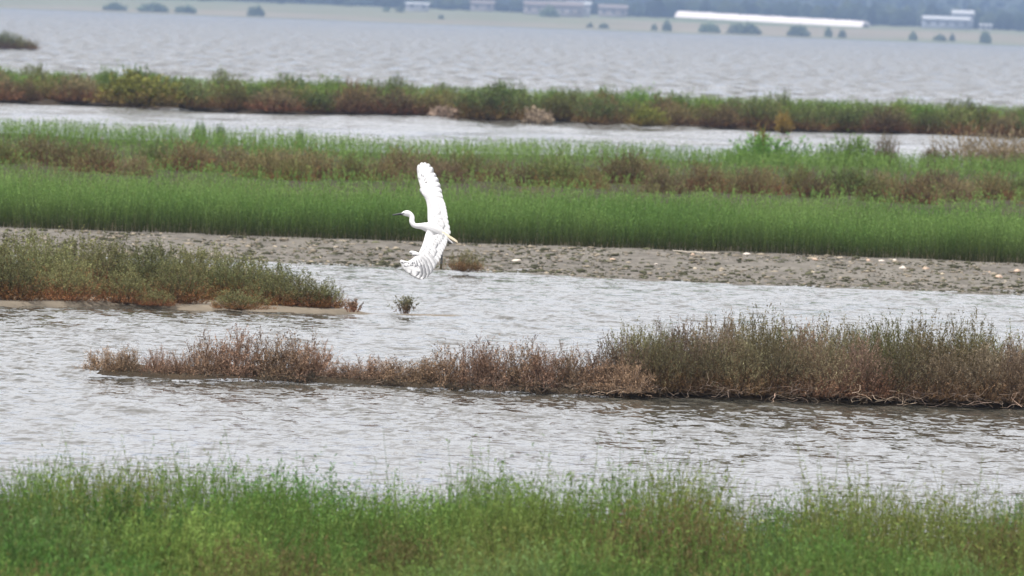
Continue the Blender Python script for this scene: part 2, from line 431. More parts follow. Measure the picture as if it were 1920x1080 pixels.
sward('near_grass', 26000, (-5.2, 5.2), lambda x: np.full_like(x, 37.5), lambda x: L_NEAR(x) - 0.3, h_near, lambda x, y: np.full_like(x, 0.05), c_near,
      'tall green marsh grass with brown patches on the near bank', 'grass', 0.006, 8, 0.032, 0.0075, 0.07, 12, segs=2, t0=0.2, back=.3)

# low sward on the middle bank
def c_mid(x, y, t, rg):
    f = fbm(x * 0.25, y * 0.12, 23)
    tip = mixc((0.115, 0.195, 0.05), (0.185, 0.275, 0.085), np.clip(smooth((f - 0.3) * 2.5) * .7 + rg.uniform(0, .4, len(x)), 0, 1))
    k = smooth((fbm(x * 0.5, y * 0.2, 29) - 0.55) * 6)[:, None] * smooth((0.75 - t) * 3)[:, None]
    tip = tip * (1 - .65 * k) + np.array([0.19, 0.13, 0.075]) * .65 * k
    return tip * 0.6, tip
def h_mid(x, y, t, rg):
    return (0.16 + 0.30 * t ** 1.2 + 0.16 * fbm(x * 0.4, y * 0.2, 25)) * rg.uniform(0.68, 0.95, len(x))
sward('marsh_sward', 21000, (-17, 17), lambda x: L_GREEN(x) + 11.5, lambda x: L_BBACK(x), h_mid, lambda x, y: np.full_like(x, 0.08), c_mid,
      'low green sward covering the middle marsh bank behind the brown bushes', 'sward', 0.012, 7, 0.045, 0.018, 0.16, 13, t0=.3, back=.28, cj=.09)

def c_far(x, y, t, rg):
    f = fbm(x * 0.2, y * 0.08, 33)
    tip = mixc((0.10, 0.175, 0.04), (0.165, 0.23, 0.06), np.clip(f * .8 + rg.uniform(0, .4, len(x)), 0, 1))
    return tip * 0.6, tip
def h_far(x, y, t, rg):
    return (0.30 + 0.36 * smooth(t * 3) + 0.22 * (fbm(x * 0.3, y * 0.1, 35) - 0.4)) * rg.uniform(0.75, 1.0, len(x))
sward('bank_sward', 15000, (-27, 27), lambda x: L_FARB(x) + 2.5, lambda x: L_FARB(x) + 38, h_far, lambda x, y: np.full_like(x, 0.1), c_far,
      'green marsh growth on top of the far bank bordering the open lake', 'sward', 0.018, 7, 0.07, 0.03, 0.16, 14, t0=.3, back=.2, cj=.09)

# ------------------------------------------------------------------ bushes
def dome(rg, n, R, H, lo=0.55, hi=1.0, zmin=0.05):
    u = rg.normal(0, 1, (n, 3)); u[:, 2] = np.abs(u[:, 2]); u = norm(u)
    r = (lo ** 2 + (hi ** 2 - lo ** 2) * rg.uniform(0, 1, n)) ** 0.5
    az = np.arctan2(u[:, 1], u[:, 0])
    lump = 1 + 0.13 * np.sin(3 * az + rg.uniform(0, 6)) + 0.10 * np.sin(5 * az + rg.uniform(0, 6))
    e = u * (r * lump)[:, None] * np.array([R, R, H])
    e[:, 2] = np.maximum(e[:, 2], zmin * H)
    return e, u

def bush_mesh(name, seed, R, H, nb, ns, L, w, nleaf, ll, lw, base, tip, low=None, up=0.9, wood=(0.13, 0.095, 0.065), spread=0.7, cj=0.18, bend=0.18):
    """(branches, leafy shoots) meshes of a bush of radius R and height H"""
    rg = np.random.default_rng(seed)
    q = Q()
    e, u = dome(rg, nb, R * .9, H * .85, 0.4, 0.95)
    s = e * 0.12; s[:, 2] = -0.02
    mid = s * .45 + e * .55 + rg.normal(0, 0.06 * R, e.shape); mid[:, 2] = np.maximum(mid[:, 2] - .06 * H, .01)
    wc = np.asarray(wood)[None] * np.exp(rg.normal(0, 0.3, (nb, 1)))
    twig_lines(q, s, mid, w * 2.2, w * 1.5, wc, wc, rg); twig_lines(q, mid, e, w * 1.5, w, wc, wc, rg)
    br = q.mesh('branches')
    q = Q()
    e, u = dome(rg, ns, R, H, 0.35, 0.95)
    dr = norm(u * (1 - up * .5) + np.array([0, 0, up]) + rg.normal(0, 0.22, u.shape))
    lum = np.clip(e[:, 2] / H, 0, 1)
    P = e - dr * L * 0.55
    P[:, 2] = np.maximum(P[:, 2], 0.0)
    c1 = np.broadcast_to(np.asarray(tip), (ns, 3)).copy(); c0 = np.broadcast_to(np.asarray(base), (ns, 3)).copy()
    # patches of shoots of one age share a hue
    pk = fbm(e[:, 0] / R * 2 + 9, e[:, 2] / H * 2 + e[:, 1] / R, seed)[:, None]
    c1 = c1 * (0.75 + 0.5 * pk)
    if low is not None:
        k = smooth((0.42 - lum + rg.normal(0, 0.12, ns)) * 4)[:, None]
        c1 = c1 * (1 - k) + np.asarray(low)[None] * k; c0 = c0 * (1 - k) + np.asarray(low)[None] * .7 * k
    sprigs(q, rg, P, dr, L * rg.uniform(0.6, 1.15, ns), w, nleaf, ll, lw, c0, c1, bend, 0.25, 2, spread, cj)
    return br, q.mesh('leaves')

def twiggy_mesh(seed, R, H, nb, w=0.007, pale=(0.34, 0.29, 0.23), tipc=(0.235, 0.155, 0.105), dens=1.0, leaf=(0.017, 0.0055)):
    """dry shrub: bare forked branches, fine brown twigs"""
    rg = np.random.default_rng(seed)
    q = Q()
    e, u = dome(rg, nb, R, H, 0.6, 1.0, 0.1)
    s = e * 0.18; s[:, 2] = 0
    P = [s]
    for k in (0.35, 0.7, 1.0):
        p = s * (1 - k) + e * k + rg.normal(0, 0.07 * R, e.shape); p[:, 2] = np.maximum(p[:, 2] - 0.10 * H * math.sin(k * 3.1), 0.012); P.append(p)
    pc = np.asarray(pale)[None] * np.exp(rg.normal(0, 0.35, (nb, 1))); mc = pc * .5 + np.asarray(tipc)[None] * .5
    cs = [pc, pc, mc, mc]
    for k in range(3): twig_lines(q, P[k], P[k + 1], w * (1.3 - .3 * k), w * (1.0 - .3 * k), cs[k], cs[k + 1], rg)
    br = q.mesh('branches')
    q = Q()
    m = max(1, int(5 * dens))
    for (A, B) in ((P[1], P[2]), (P[2], P[3])):
        t = rg.uniform(0, 1, (nb, m, 1)); b0 = A[:, None] * (1 - t) + B[:, None] * t
        d = norm(norm(B - A)[:, None] * .8 + np.array([0, 0, .45]) + rg.normal(0, .55, (nb, m, 3)))
        ln = rg.uniform(.35, 1, (nb, m)) * .34 * max(R, H)
        n = nb * m
        tc = np.asarray(tipc)[None] * np.exp(rg.normal(0, .25, (n, 1)))
        sprigs(q, rg, b0.reshape(-1, 3), d.reshape(-1, 3), ln.reshape(-1), w * .55, 9, leaf[0], leaf[1], tc * .9, tc, .25, .15, 2, .7, .2)
    return br, q.mesh('leaves')

def tangle_mesh(seed, w, h, nb, wd):
    rg = np.random.default_rng(seed); q = Q()
    P = np.stack([rg.uniform(-.5, .5, nb) * w, rg.uniform(-.05, .45, nb) * w, rg.uniform(0, .5, nb) * h], -1)
    az = rg.uniform(0, 6.28, nb); d = norm(np.stack([np.cos(az) * 1.2, np.sin(az) * .6, rg.uniform(-.3, .7, nb)], -1))
    c = np.array([[0.19, 0.15, 0.12]]) * np.exp(rg.normal(0, .6, (nb, 1)))
    for k in range(5):
        N = P + d * (w * rg.uniform(.03, .08, (nb, 1))); N[:, 2] = np.clip(N[:, 2], -.01, h * 1.1)
        twig_lines(q, P, N, wd * (1 - .14 * k), wd * (.86 - .14 * k), c, c, rg)
        P = N; d = norm(d + rg.normal(0, .7, d.shape) * [1, .5, .6]); d[:, 2] -= .08
    return q.mesh('tangle')
OLIVE = dict(base=(0.10, 0.085, 0.04), tip=(0.15, 0.16, 0.075), low=(0.22, 0.12, 0.06), up=.7)
def variants(fn, n): return [fn(i) for i in range(n)]
V_SPIT = variants(lambda i: bush_mesh('spit', 100 + i, 0.42, 0.58, 60, 900, 0.14, 0.005, 11, 0.024, 0.0095, **OLIVE), 4)
V_BROWN = variants(lambda i: bush_mesh('brown', 200 + i, 0.45, 0.52, 80, 900, 0.15, 0.0045, 11, 0.022, 0.008, (0.12, 0.085, 0.055),
                                       [(0.185, 0.15, 0.105), (0.225, 0.185, 0.135), (0.18, 0.165, 0.10), (0.20, 0.15, 0.11)][i], (0.19, 0.12, 0.075), up=.5), 4)
V_OLBR = variants(lambda i: bush_mesh('olive', 250 + i, 0.45, 0.58, 60, 900, 0.18, 0.005, 11, 0.023, 0.0085, (0.13, 0.10, 0.055),
                                      [(0.145, 0.145, 0.07), (0.16, 0.14, 0.075), (0.135, 0.155, 0.07)][i], (0.185, 0.125, 0.075), up=.7), 3)
V_TWIG = variants(lambda i: twiggy_mesh(300 + i, 0.30, 0.36, 70, 0.006, tipc=(0.22, 0.15, 0.105), dens=1.25, leaf=(.018, .0065)), 5)
V_MIDB = variants(lambda i: bush_mesh('midb', 400 + i, 0.62, 0.60, 50, 620, 0.20, 0.009, 9, 0.04, 0.015,
                                      (0.10, 0.075, 0.04), [(0.155, 0.13, 0.065), (0.145, 0.14, 0.055), (0.12, 0.16, 0.05), (0.18, 0.145, 0.085)][i],
                                      [(0.17, 0.09, 0.05), (0.19, 0.11, 0.05), (0.18, 0.12, 0.05), (0.15, 0.09, 0.06)][i], up=0.6), 4)
V_GREENB = variants(lambda i: bush_mesh('grn', 450 + i, 0.62, 0.55, 30, 660, 0.20, 0.009, 9, 0.04, 0.015, (0.06, 0.09, 0.025), (0.10, 0.185, 0.04), None, up=1.0), 3)
V_FARB = variants(lambda i: bush_mesh('farb', 500 + i, 1.0, 0.85, 40, 620, 0.28, 0.015, 9, 0.07, 0.03, (0.09, 0.075, 0.045),
                                      [(0.16, 0.135, 0.07), (0.125, 0.165, 0.055), (0.155, 0.155, 0.055), (0.175, 0.13, 0.065)][i],
                                      [(0.17, 0.095, 0.05), (0.17, 0.105, 0.05), (0.18, 0.115, 0.05), (0.13, 0.075, 0.045)][i], up=0.6), 4)
V_TOPG = [bush_mesh('topg', 555, 1.0, 0.85, 30, 620, 0.28, 0.015, 9, 0.07, 0.03, (0.08, 0.10, 0.03), (0.13, 0.20, 0.05), None, up=0.8)]
V_YEL = [bush_mesh('yel', 560, 1.0, 0.8, 30, 420, 0.28, 0.02, 9, 0.10, 0.045, (0.10, 0.10, 0.03), (0.165, 0.175, 0.045), (0.16, 0.12, 0.045), up=0.6)]
V_OCH = [bush_mesh('och', 570, 0.3, 0.42, 20, 200, 0.18, 0.012, 8, 0.06, 0.026, (0.13, 0.09, 0.03), (0.22, 0.165, 0.055), None, up=0.8)]
V_TREE = variants(lambda i: bush_mesh('tree', 600 + i, 1.0, 1.0, 20, 380, 0.30, 0.03, 8, 0.20, 0.12, (0.11, 0.14, 0.09), (0.18, 0.225, 0.14), None, up=0.4), 3)

def plant(name, var, loc, sx, sz, rz, label, cat, group=None, m1=M_DEAD, m2=M_FOL, tilt=(0, 0)):
    o = empty(name, loc, rz); o.scale = (sx, sx, sz); o.rotation_euler = (tilt[0], tilt[1], rz)
    tag(o, label, cat, group)
    link('branches', var[0], m1, o); link('leaves', var[1], m2, o)
    return o
rnd = random.Random(5)
def RZ(): return rnd.uniform(0, 6.28)
def pick(v): return v[rnd.randrange(len(v))]

# --- spit: three rows of grey-green bushes
for (px, py, w, h) in [(-60, 545, 165, 115), (40, 540, 165, 115), (130, 540, 160, 108), (215, 540, 150, 100), (300, 545, 150, 95), (385, 550, 150, 92), (460, 556, 150, 84),
                       (-20, 556, 170, 118), (90, 556, 165, 112), (185, 556, 150, 104), (270, 560, 160, 100), (350, 562, 150, 98), (435, 566, 150, 90), (525, 568, 140, 82),
                       (20, 566, 150, 98), (125, 567, 140, 84), (235, 570, 120, 72), (330, 572, 130, 88), (580, 579, 130, 66), (510, 576, 120, 74), (610, 580, 80, 50)]:
    p = G(px, py - 2, 0.04); s = F / p[1]
    plant('saltmarsh_bush', pick(V_SPIT), p, w / s / 0.84, h / s / 0.58 * .95, RZ(), ('tall' if h >= 95 else 'lower') + ' grey-green saltmarsh bush ' + ('behind the others of the sandy spit, facing the gravel' if py < 555 and px < 440 else 'in the middle of the dense clump on the sandy spit' if py < 565 else 'lining the sandy edge of the spit' if px < 480 else 'at the tapering tip of the clump on the spit'), 'bush', 'grey-green bushes on the sandy spit')
p = G(447, 580, 0.03); s = F / p[1]
plant('saltmarsh_bush', V_SPIT[1], p, 125 / s / .84, 38 / s / .58, 1.0, 'low rounded bush with reddish base at the sandy waterline of the spit', 'bush')
p = G(290, 573, 0.03); s = F / p[1]
plant('saltmarsh_bush', V_SPIT[3], p, 90 / s / .84, 30 / s / .58, 2.0, 'small low grey bush at the sandy edge beside the dark gap', 'bush')
# lone sprouts on the tip
def sprout(px, py, w, h, n, label, c0, c1, seed):
    rg = np.random.default_rng(seed); p = G(px, py, 0.03); s = F / p[1]
    q = Q(); u = rg.normal(0, 1, (n, 2)) * (w / s * .14)
    P = np.stack([u[:, 0], u[:, 1], np.zeros(n)], -1)
    Dr = np.stack([u[:, 0] / (w / s) * 2.2, u[:, 1] / (w / s) * 2.2, np.ones(n)], -1) + rg.normal(0, .1, (n, 3)); Dr = norm(Dr)
    sprigs(q, rg, P, Dr, h / s * rg.uniform(.55, 1, n), .007, 12, .032, .013, c0, c1, .12, .2, 3, .6)
    o = link('sprout', q.mesh('sprout'), M_FOL, None, p); tag(o, label, 'sprout')
sprout(760, 588, 36, 38, 42, 'lone dark green sprout tuft standing on the wet tip of the spit', (0.22, 0.15, 0.10), (0.17, 0.18, 0.10), 1)
sprout(660, 585, 34, 26, 34, 'sparse reddish sprout beside the last bush of the spit', (0.26, 0.13, 0.09), (0.18, 0.13, 0.09), 2)

# --- bush on the gravel
p = G(872, 508, 0.05); s = F / p[1]
plant('gravel_bush', bush_mesh('gb', 77, .42, .5, 30, 420, .2, .007, 8, .035, .013, (0.14, 0.115, 0.06), (0.14, 0.14, 0.075), (0.18, 0.115, 0.06), up=1.2), p, 84 / s / .84, 40 / s / .5, .4,
      'lone low brown-green bush at the edge of the gravel shore', 'bush')

# --- dead shrubs on the mud island
for (px, py, w, h) in [(190, 700, 95, 46), (232, 702, 80, 58), (292, 704, 70, 52), (335, 706, 90, 46), (385, 708, 105, 86), (440, 709, 120, 96), (500, 710, 120, 88), (548, 711, 125, 96), (590, 713, 100, 76),
                       (660, 716, 95, 40), (705, 717, 110, 50), (752, 720, 110, 48), (800, 722, 105, 52), (838, 724, 120, 82), (892, 727, 105, 94), (925, 729, 110, 92),
                       (985, 731, 140, 102), (1015, 733, 100, 88), (1065, 734, 90, 96), (1100, 735, 105, 82), (1140, 738, 120, 62), (1178, 741, 110, 66)]:
    p = G(px, py - 5, 0.05); s = F / p[1]
    plant('dead_shrub', pick(V_TWIG), p, w / s / 0.60 * .95, h / s / 0.36 * .92, RZ(), ('tall' if h >= 85 else 'knee-high' if h >= 55 else 'low') + ' dry brown twiggy shrub ' + ('on the outlying tip of the mud island' if px < 350 else 'in the bushy middle of the mud island' if px < 620 else 'on the thin neck of the mud island' if px < 820 else 'between the thin neck and the big brown clump'), 'shrub', 'dry twiggy shrubs on the mud island', M_DEAD, M_DEAD)
for (px, py, w, h) in [(560, 712, 150, 40), (625, 717, 110, 26), (720, 722, 120, 22), (960, 735, 150, 34), (1110, 742, 140, 30),
                       (1290, 749, 160, 36), (1420, 753, 170, 50), (1520, 757, 160, 44), (1640, 760, 170, 38), (1760, 763, 190, 46), (1880, 767, 170, 50)]:
    p = G(px, py - 2, 0.03); s = F / p[1]
    o = empty('branch_tangle', p, 0)
    tag(o, 'tangle of bare bleached branches low over the waterline of the mud island', 'branches', 'bleached branches along the mud island waterline')
    for part, nb_, wd_ in (('branches', 5, .005), ('twigs', 30, .003)): tag(link(part, tangle_mesh(900 + px + nb_, w / s, h / s, nb_, wd_), M_DEAD, o), kind='stuff')
# --- wide end of the island: brown bushes in front, olive ones behind
for i in range(12):
    px = 1160 + i * 75; py = 742 + (px - 1185) * .031
    p = G(px, py - 9, 0.05); s = F / p[1]
    plant('brown_bush', pick(V_BROWN), p, rnd.uniform(135, 170) / s / .9, rnd.uniform(96, 122) / s / .52 * (0.88 if i == 0 else 1), RZ(), 'brown half-dry bush ' + ('at the abrupt start of the wide clump, beside the dry twiggy shrubs' if i < 2 else 'above the bleached branches along the water side of the wide clump'), 'bush', 'brown bushes of the wide clump')
for i in range(11):
    px = 1192 + i * 78; py = 731 + (px - 1185) * .031
    p = G(px, py - 4, 0.06); s = F / p[1]
    plant('brown_bush', pick(V_BROWN + V_OLBR[:2]), p, rnd.uniform(140, 170) / s / .9, rnd.uniform(118, 138) / s / .52 * (0.85 if i == 0 else 1), RZ(), 'brown half-dry bush ' + ('in the lower sloping shoulder of the wide clump' if i < 2 else 'in the middle of the wide clump on the mud island'), 'bush', 'brown bushes in the middle of the clump')
for i in range(11):
    px = 1235 + i * 78; py = 716 + (px - 1185) * .031
    p = G(px, py, 0.06); s = F / p[1]
    hh = [112, 124, 134, 140, 136, 138, 132, 136, 132, 128, 126][i]
    plant('olive_bush', pick(V_OLBR), p, rnd.uniform(145, 175) / s / .9, hh / s / .58 * .92, RZ(), 'olive green bush with upright tips along the lagoon side of the wide clump', 'bush', 'olive bushes of the wide clump')

# --- near bank: rounded leafy clumps among the grass
V_NEAR = variants(lambda i: bush_mesh('near', 700 + i, 0.50, 0.46, 30, 900, 0.24, 0.005, 11, 0.026, 0.0062, (0.08, 0.085, 0.03),
                  [(0.095, 0.185, 0.048), (0.135, 0.215, 0.06), (0.16, 0.13, 0.06), (0.115, 0.19, 0.07)][i], None, up=1.8, spread=.4, cj=.1), 4)
for i in range(72):
    d = rnd.uniform(40.5, 49.6); x = rnd.uniform(-1, 1) * d * .075
    k = rnd.choice([0, 0, 1, 1, 3, 3, 0, 2]); sc = rnd.uniform(.75, 1.35)
    plant('marsh_clump', V_NEAR[k], (x, d, .04), sc, sc * rnd.uniform(.75, 1.02) * (1.1 - .35 * float(vnoise(x * .9, d * .4, 5))), RZ(),
          ['fresh green leafy clump in the near grass', 'yellow-green leafy clump in the near grass', 'brownish clump of fading stems in the near grass', 'pale grey-green leafy clump in the near grass'][k], 'marsh plant',
          'leafy clumps on the near bank, ' + ['fresh green', 'yellow-green', 'brownish', 'grey-green'][k])
# --- middle bank: row of brown mounds, green tufts by the channel
for i in range(46):
    px = -80 + i * 46 + rnd.uniform(-18, 18); hor = HY + .037 * (px - 960)
    dist = rnd.uniform(152, 164); z = 0.08
    py = hor + F * (CH - z) / dist
    p = G(px, py, z); s = F / p[1]
    k = rnd.choice([0, 0, 1, 2, 3, 3]) if px > 250 else rnd.choice([0, 1, 2, 2, 3])
    plant('mound_bush', V_MIDB[k], p, rnd.uniform(80, 110) / s / 1.24 * (1.3 if i % 3 == 0 else 1), rnd.uniform(44, 60) / s / .60 * (1.2 if i % 3 == 0 else 1), RZ(),
          ('large ' if i % 3 == 0 else '') + ['brown mounded bush', 'olive brown mounded bush', 'green mounded bush among brown ones', 'pinkish brown dry mounded bush'][k] + (' close behind the bright green band' if dist < 158 else ' set back against the middle bank sward'),
          'bush', 'mounded bushes on the middle bank, ' + ['brown', 'olive', 'green', 'pinkish'][k])
def edge_plant(nm, v, px, top, w, dw, dh, lb, cat='bush', back=1.2):
    x = 0.0
    for _ in range(4): y = float(L_BBACK(x)) - back; x = D(px, 270, y)[0]
    hor = HY + .037 * (px - 960); zt = CH - (top - hor) * y / F
    plant(nm, v, (x, y, .08), w * y / F / dw, max(zt - .1, .1) / dh, RZ(), lb, cat)
for (px, py, w, h, v, nm, lb) in [
    (1440, 296, 200, 46, V_GREENB[0], 'green_bush', 'wide dark green bush on the channel edge under the ochre shrub'),
    (1600, 298, 150, 46, V_GREENB[1], 'green_bush', 'rounded green bush on the channel edge next to a dry brown one'),
    (1662, 298, 62, 52, V_MIDB[0], 'dry_bush', 'narrow dry brown bush attached to the rounded green bush'),
    (1757, 297, 84, 22, V_MIDB[3], 'dry_bush', 'small flat dry bush in front of the open channel water'),
    (375, 250, 34, 26, V_GREENB[2], 'green_bush', 'small upright green tuft on the rim of the middle bank'),
    (412, 252, 30, 22, V_GREENB[1], 'green_bush', 'smaller green tuft next to the upright one on the rim'),
    (562, 262, 22, 24, V_GREENB[0], 'green_bush', 'lone thin green tuft on the rim of the middle bank')]:
    edge_plant(nm, v, px, py - h, w, 1.24, v is V_MIDB[0] and .60 or .55, lb)
edge_plant('ochre_shrub', V_OCH[0], 1428, 234, 30, .6, .42, 'small round ochre yellow shrub rising behind the wide dark green bush', 'shrub', -.3)
p = G(1470, 250, 0.1); s = F / p[1]; p[1] += .8
plant('ochre_shrub', V_OCH[0], p, 34 / s / .6, 40 / s / .42, 2.0, 'orange yellow shrub at the waterline of the far bank', 'shrub')
# pale dry grass tussock
def tussock(px, py, w, h, n, seed, label, cat='tussock'):
    rg = np.random.default_rng(seed); x_ = 0.0
    for _ in range(4): y_ = float(L_BBACK(x_)) - 1.5; x_ = D(px, 290, y_)[0]
    p = np.array([x_, y_, .08]); s = F / y_; q = Q()
    u = rg.normal(0, 1, (n, 2)) * np.array([w / s * .25, .4])
    P = np.stack([u[:, 0], u[:, 1], np.zeros(n)], -1)
    Dr = np.stack([rg.normal(-.25, .55, n), rg.normal(0, .3, n), np.ones(n)], -1); Dr = norm(Dr)
    c = mixc((0.30, 0.25, 0.17), (0.16, 0.13, 0.06), rg.uniform(0, 1, n))
    sprigs(q, rg, P, Dr, h / s * rg.uniform(.4, 1.1, n), .022, 3, .14, .03, c * .8, c, .3, .3, 3, .5)
    o = link('grass_tussock', q.mesh('grass_tussock'), M_FOL, None, p); tag(o, label, cat)
tussock(1880, 305, 210, 82, 620, 3, 'wide pale dry grass tussock with long leaning stalks on the channel edge')

# --- far bank bushes
for i in range(54):
    px = -60 + i * 38 + rnd.uniform(-14, 14); hor = HY + .037 * (px - 960)
    x = G(px, hor + 190, 0)[0]; y = float(L_FARB(x)) + (rnd.uniform(.1, 1.2) if i % 2 else rnd.uniform(1, 4.5))
    z = .08; py = hor + F * (CH - z) / y
    p = G(px, py, z); s = F / p[1]
    k = rnd.choice([0, 1, 1, 2, 3])
    plant('bank_bush', V_FARB[k], p, rnd.uniform(75, 135) / s / 2, rnd.uniform(38, 62) / s / .85, RZ(),
          ['brown bush along the water side of the far bank', 'dark green bush along the water side of the far bank', 'olive bush along the water side of the far bank', 'rusty brown bush along the water side of the far bank'][k],
          'bush', 'bushes along the far bank, ' + ['brown', 'dark green', 'olive', 'rusty'][k])
for (px, py, w, h, v, nm, lb) in [
    (262, 200, 190, 66, V_YEL[0], 'yellow_bush', 'broad yellow-green mound, the brightest bush of the far bank'),
    (915, 226, 150, 66, V_FARB[1], 'round_bush', 'tall rounded dark green bush standing above the rest of the far bank'),
    (1215, 238, 80, 40, V_YEL[0], 'yellow_bush', 'small yellow-green bush with dark hollow below on the far bank'),
    (1120, 234, 110, 52, V_FARB[1], 'round_bush', 'round greyish green bush beside the driftwood on the far bank')]:
    p = G(px, py - 2, 0.1); s = F / p[1]
    plant(nm, v, p, w / s / 2, h / s / .85, RZ(), lb, 'bush')
for (px, py, w, h, lb) in [(832, 224, 62, 24, 'bleached driftwood heap at the foot of the far bank'), (1005, 229, 64, 22, 'greyish brush heap above a strip of white sand on the far bank')]:
    p = G(px, py, 0.05); s = F / p[1]
    br, lv = twiggy_mesh(950 + px, .5, .4, 60, 0.05, (0.40, 0.34, 0.29), (0.28, 0.22, 0.17), .4, (.10, .04))
    o = empty('brush_heap', p, 0); o.scale = (w / s, w / s * .7, h / s / .4); tag(o, lb, 'driftwood')
    link('twigs', lv, M_DEAD, o); link('branches', br, M_DEAD, o)
for i in range(34):
    px = -50 + i * 60 + rnd.uniform(-20, 20); x = D(px, 100, 292)[0]; y = float(L_FARB(x)) + rnd.uniform(9, 30)
    x = D(px, 100, y)[0]
    plant('bank_bush', V_FARB[1] if rnd.random() < .4 else V_TOPG[0], (x, y, .1), rnd.uniform(60, 130) * y / F / 2, rnd.uniform(.7, 1.05) / .85, RZ(),
          'green bush rising from the sward along the crest of the far bank', 'bush', 'green bushes along the crest of the far bank')
# stick leaning over the channel
def stick(pa, pb, r0, r1, name, label, c, n=7, sag=0.03, seed=0):
    rg = np.random.default_rng(seed); A, B = np.array(pa), np.array(pb); t = np.linspace(0, 1, n)
    P = A[None] * (1 - t[:, None]) + B[None] * t[:, None] + rg.normal(0, sag, (n, 3)); d = norm(B - A)
    s = norm(np.cross(d, [0, 1, .2])); u = np.cross(d, s); k = 6; V = []; 
    for i in range(n):
        r = r0 + (r1 - r0) * t[i]
        for j in range(k): V.append(P[i] + (s * math.cos(j * 6.283 / k) + u * math.sin(j * 6.283 / k)) * r)
    q = [[i * k + j, i * k + (j + 1) % k, (i + 1) * k + (j + 1) % k, (i + 1) * k + j] for i in range(n - 1) for j in range(k)]
    me = quads_mesh(name, np.array(V), np.array(q), np.array(c), True)
    o = link(name, me, M_DEAD); tag(o, label, 'stick'); return o
a = G(1606, 248, 0.05); b_ = D(1672, 235, a[1] - .6)
stick(a, b_, .022, .014, 'leaning_stick', 'pale dry stick leaning out over the channel water', (0.42, 0.33, 0.25), sag=.015)
a = G(1262, 472, 0.14); b_ = G(1346, 474, 0.15); b_[2] = .15; a[2] = .15
stick(a, b_, .006, .005, 'washed_stick', 'thin pale stick lying along the foot of the green band', (0.55, 0.5, 0.43), sag=.008)

# ------------------------------------------------------------------ gravel: clods (uncountable) and single stones
def lump_data(seed, sub=1):
    import bmesh
    bm = bmesh.new(); bmesh.ops.create_icosphere(bm, subdivisions=sub, radius=1.0)
    rg = np.random.default_rng(seed); v = np.array([p.co[:] for p in bm.verts]); f = np.array([[p.index for p in g.verts] for g in bm.faces])
    bm.free()
    v = v * (1 + rg.normal(0, .16, (len(v), 1))) + rg.normal(0, .06, v.shape)
    return v, f
def clods():
    rg = np.random.default_rng(8); n = 9000
    x = rg.uniform(-9, 9, n); a, b = L_GRAVEL(x), L_GREEN(x)
    t = rg.uniform(0, 1, n) ** 1.25; y = a + .1 + (b - a - .3) * t
    keep = fbm(x * 1.2, y * .5, 91) + .25 * (1 - t) > .43
    x, y, t = x[keep], y[keep], t[keep]; n = len(x)
    r = np.exp(rg.normal(math.log(.014), .45, n)); r = np.minimum(r, .05)
    V = []; Fc = []; C = []; off = 0
    for i in range(n):
        v, f = LUMPS[i % 8]
        az = rg.uniform(0, 6.28); c, s = math.cos(az), math.sin(az)
        k = np.array([rg.uniform(1, 2.2), rg.uniform(.8, 1.5), rg.uniform(.35, .7)]) * r[i]
        w = v * k; w = np.stack([w[:, 0] * c - w[:, 1] * s, w[:, 0] * s + w[:, 1] * c, w[:, 2]], -1)
        V.append(w + np.array([x[i], y[i], grav_z(x[i], y[i]) + .2 * r[i]])); Fc.append(f + off); off += len(v)
        dark = rg.uniform(0, 1) < .55 + .25 * (1 - t[i])
        C.append(np.repeat((np.array([0.055, 0.055, 0.035]) if dark else np.array([0.19, 0.165, 0.13]))[None] * math.exp(rg.normal(0, .3)), len(v), 0))
    me = quads_mesh('mud_clods', np.concatenate(V), np.concatenate(Fc), np.concatenate(C))
    o = link('mud_clods', me, M_DEAD); tag(o, 'dark weedy clods and pebbles littering the gravel shore', 'gravel', kind='stuff')
LUMPS = [lump_data(i) for i in range(8)]
clods()
M_STONE = plain_mat('pale_stone', (0.48, 0.43, 0.38), .8, .2, .2, 12)
M_STONE2 = plain_mat('orange_stone', (0.40, 0.30, 0.23), .8, .2, .2, 12)
_st = [quads_mesh('stone', *lump_data(40 + i, 2), None, True) for i in range(4)]
for i, (px, py, w, h, k, lb) in enumerate([
    (968, 484, 24, 8, 0, 'flat pinkish white stone, the largest pale one past the gravel bush'), (1149, 486, 17, 5, 1, 'flat orange stone alone in the middle of the gravel shore'), (1230, 493, 9, 4, 0, 'tiny pale stone alone in the middle of the gravel'),
    (1299, 482, 12, 8, 1, 'orange stone under the thin washed-up stick'), (1401, 481, 20, 7, 0, 'whitish flat stone at the foot of the green band'), (1529, 491, 16, 6, 1, 'orange flat stone near the dark grassy hump'),
    (1628, 493, 13, 8, 1, 'upright orange stone in the row of pale stones'), (1653, 494, 15, 7, 0, 'cream stone between the orange and the small white stone'), (1677, 492, 12, 5, 0, 'small white stone at the foot of the green stems'),
    (1692, 505, 19, 10, 0, 'white triangular stone below the row of pale stones'), (1736, 506, 17, 7, 1, 'peach coloured stone beyond the white triangular one'), (1855, 512, 6, 6, 1, 'tiny upright orange stone close to the wedge-shaped one'),
    (1873, 518, 19, 11, 1, 'brownish orange wedge-shaped stone, the lowest on the gravel'), (1907, 511, 19, 8, 1, 'orange stone lying beyond the wedge-shaped one')]):
    p = G(px, py, .1); p[2] = grav_z(p[0], p[1]) + .01; s = F / p[1]
    o = link('stone', _st[i % 4], None, None, p)
    o.scale = (w / s / 2.5, w / s / 2.5 * .8, h / s / 2.4); o.rotation_euler = (0, .15 * (i % 3 - 1), i * 1.3)
    o.data = o.data.copy(); o.data.materials.clear(); o.data.materials.append(M_STONE2 if k else M_STONE)
    tag(o, lb, 'stone', 'pale stones on the gravel')

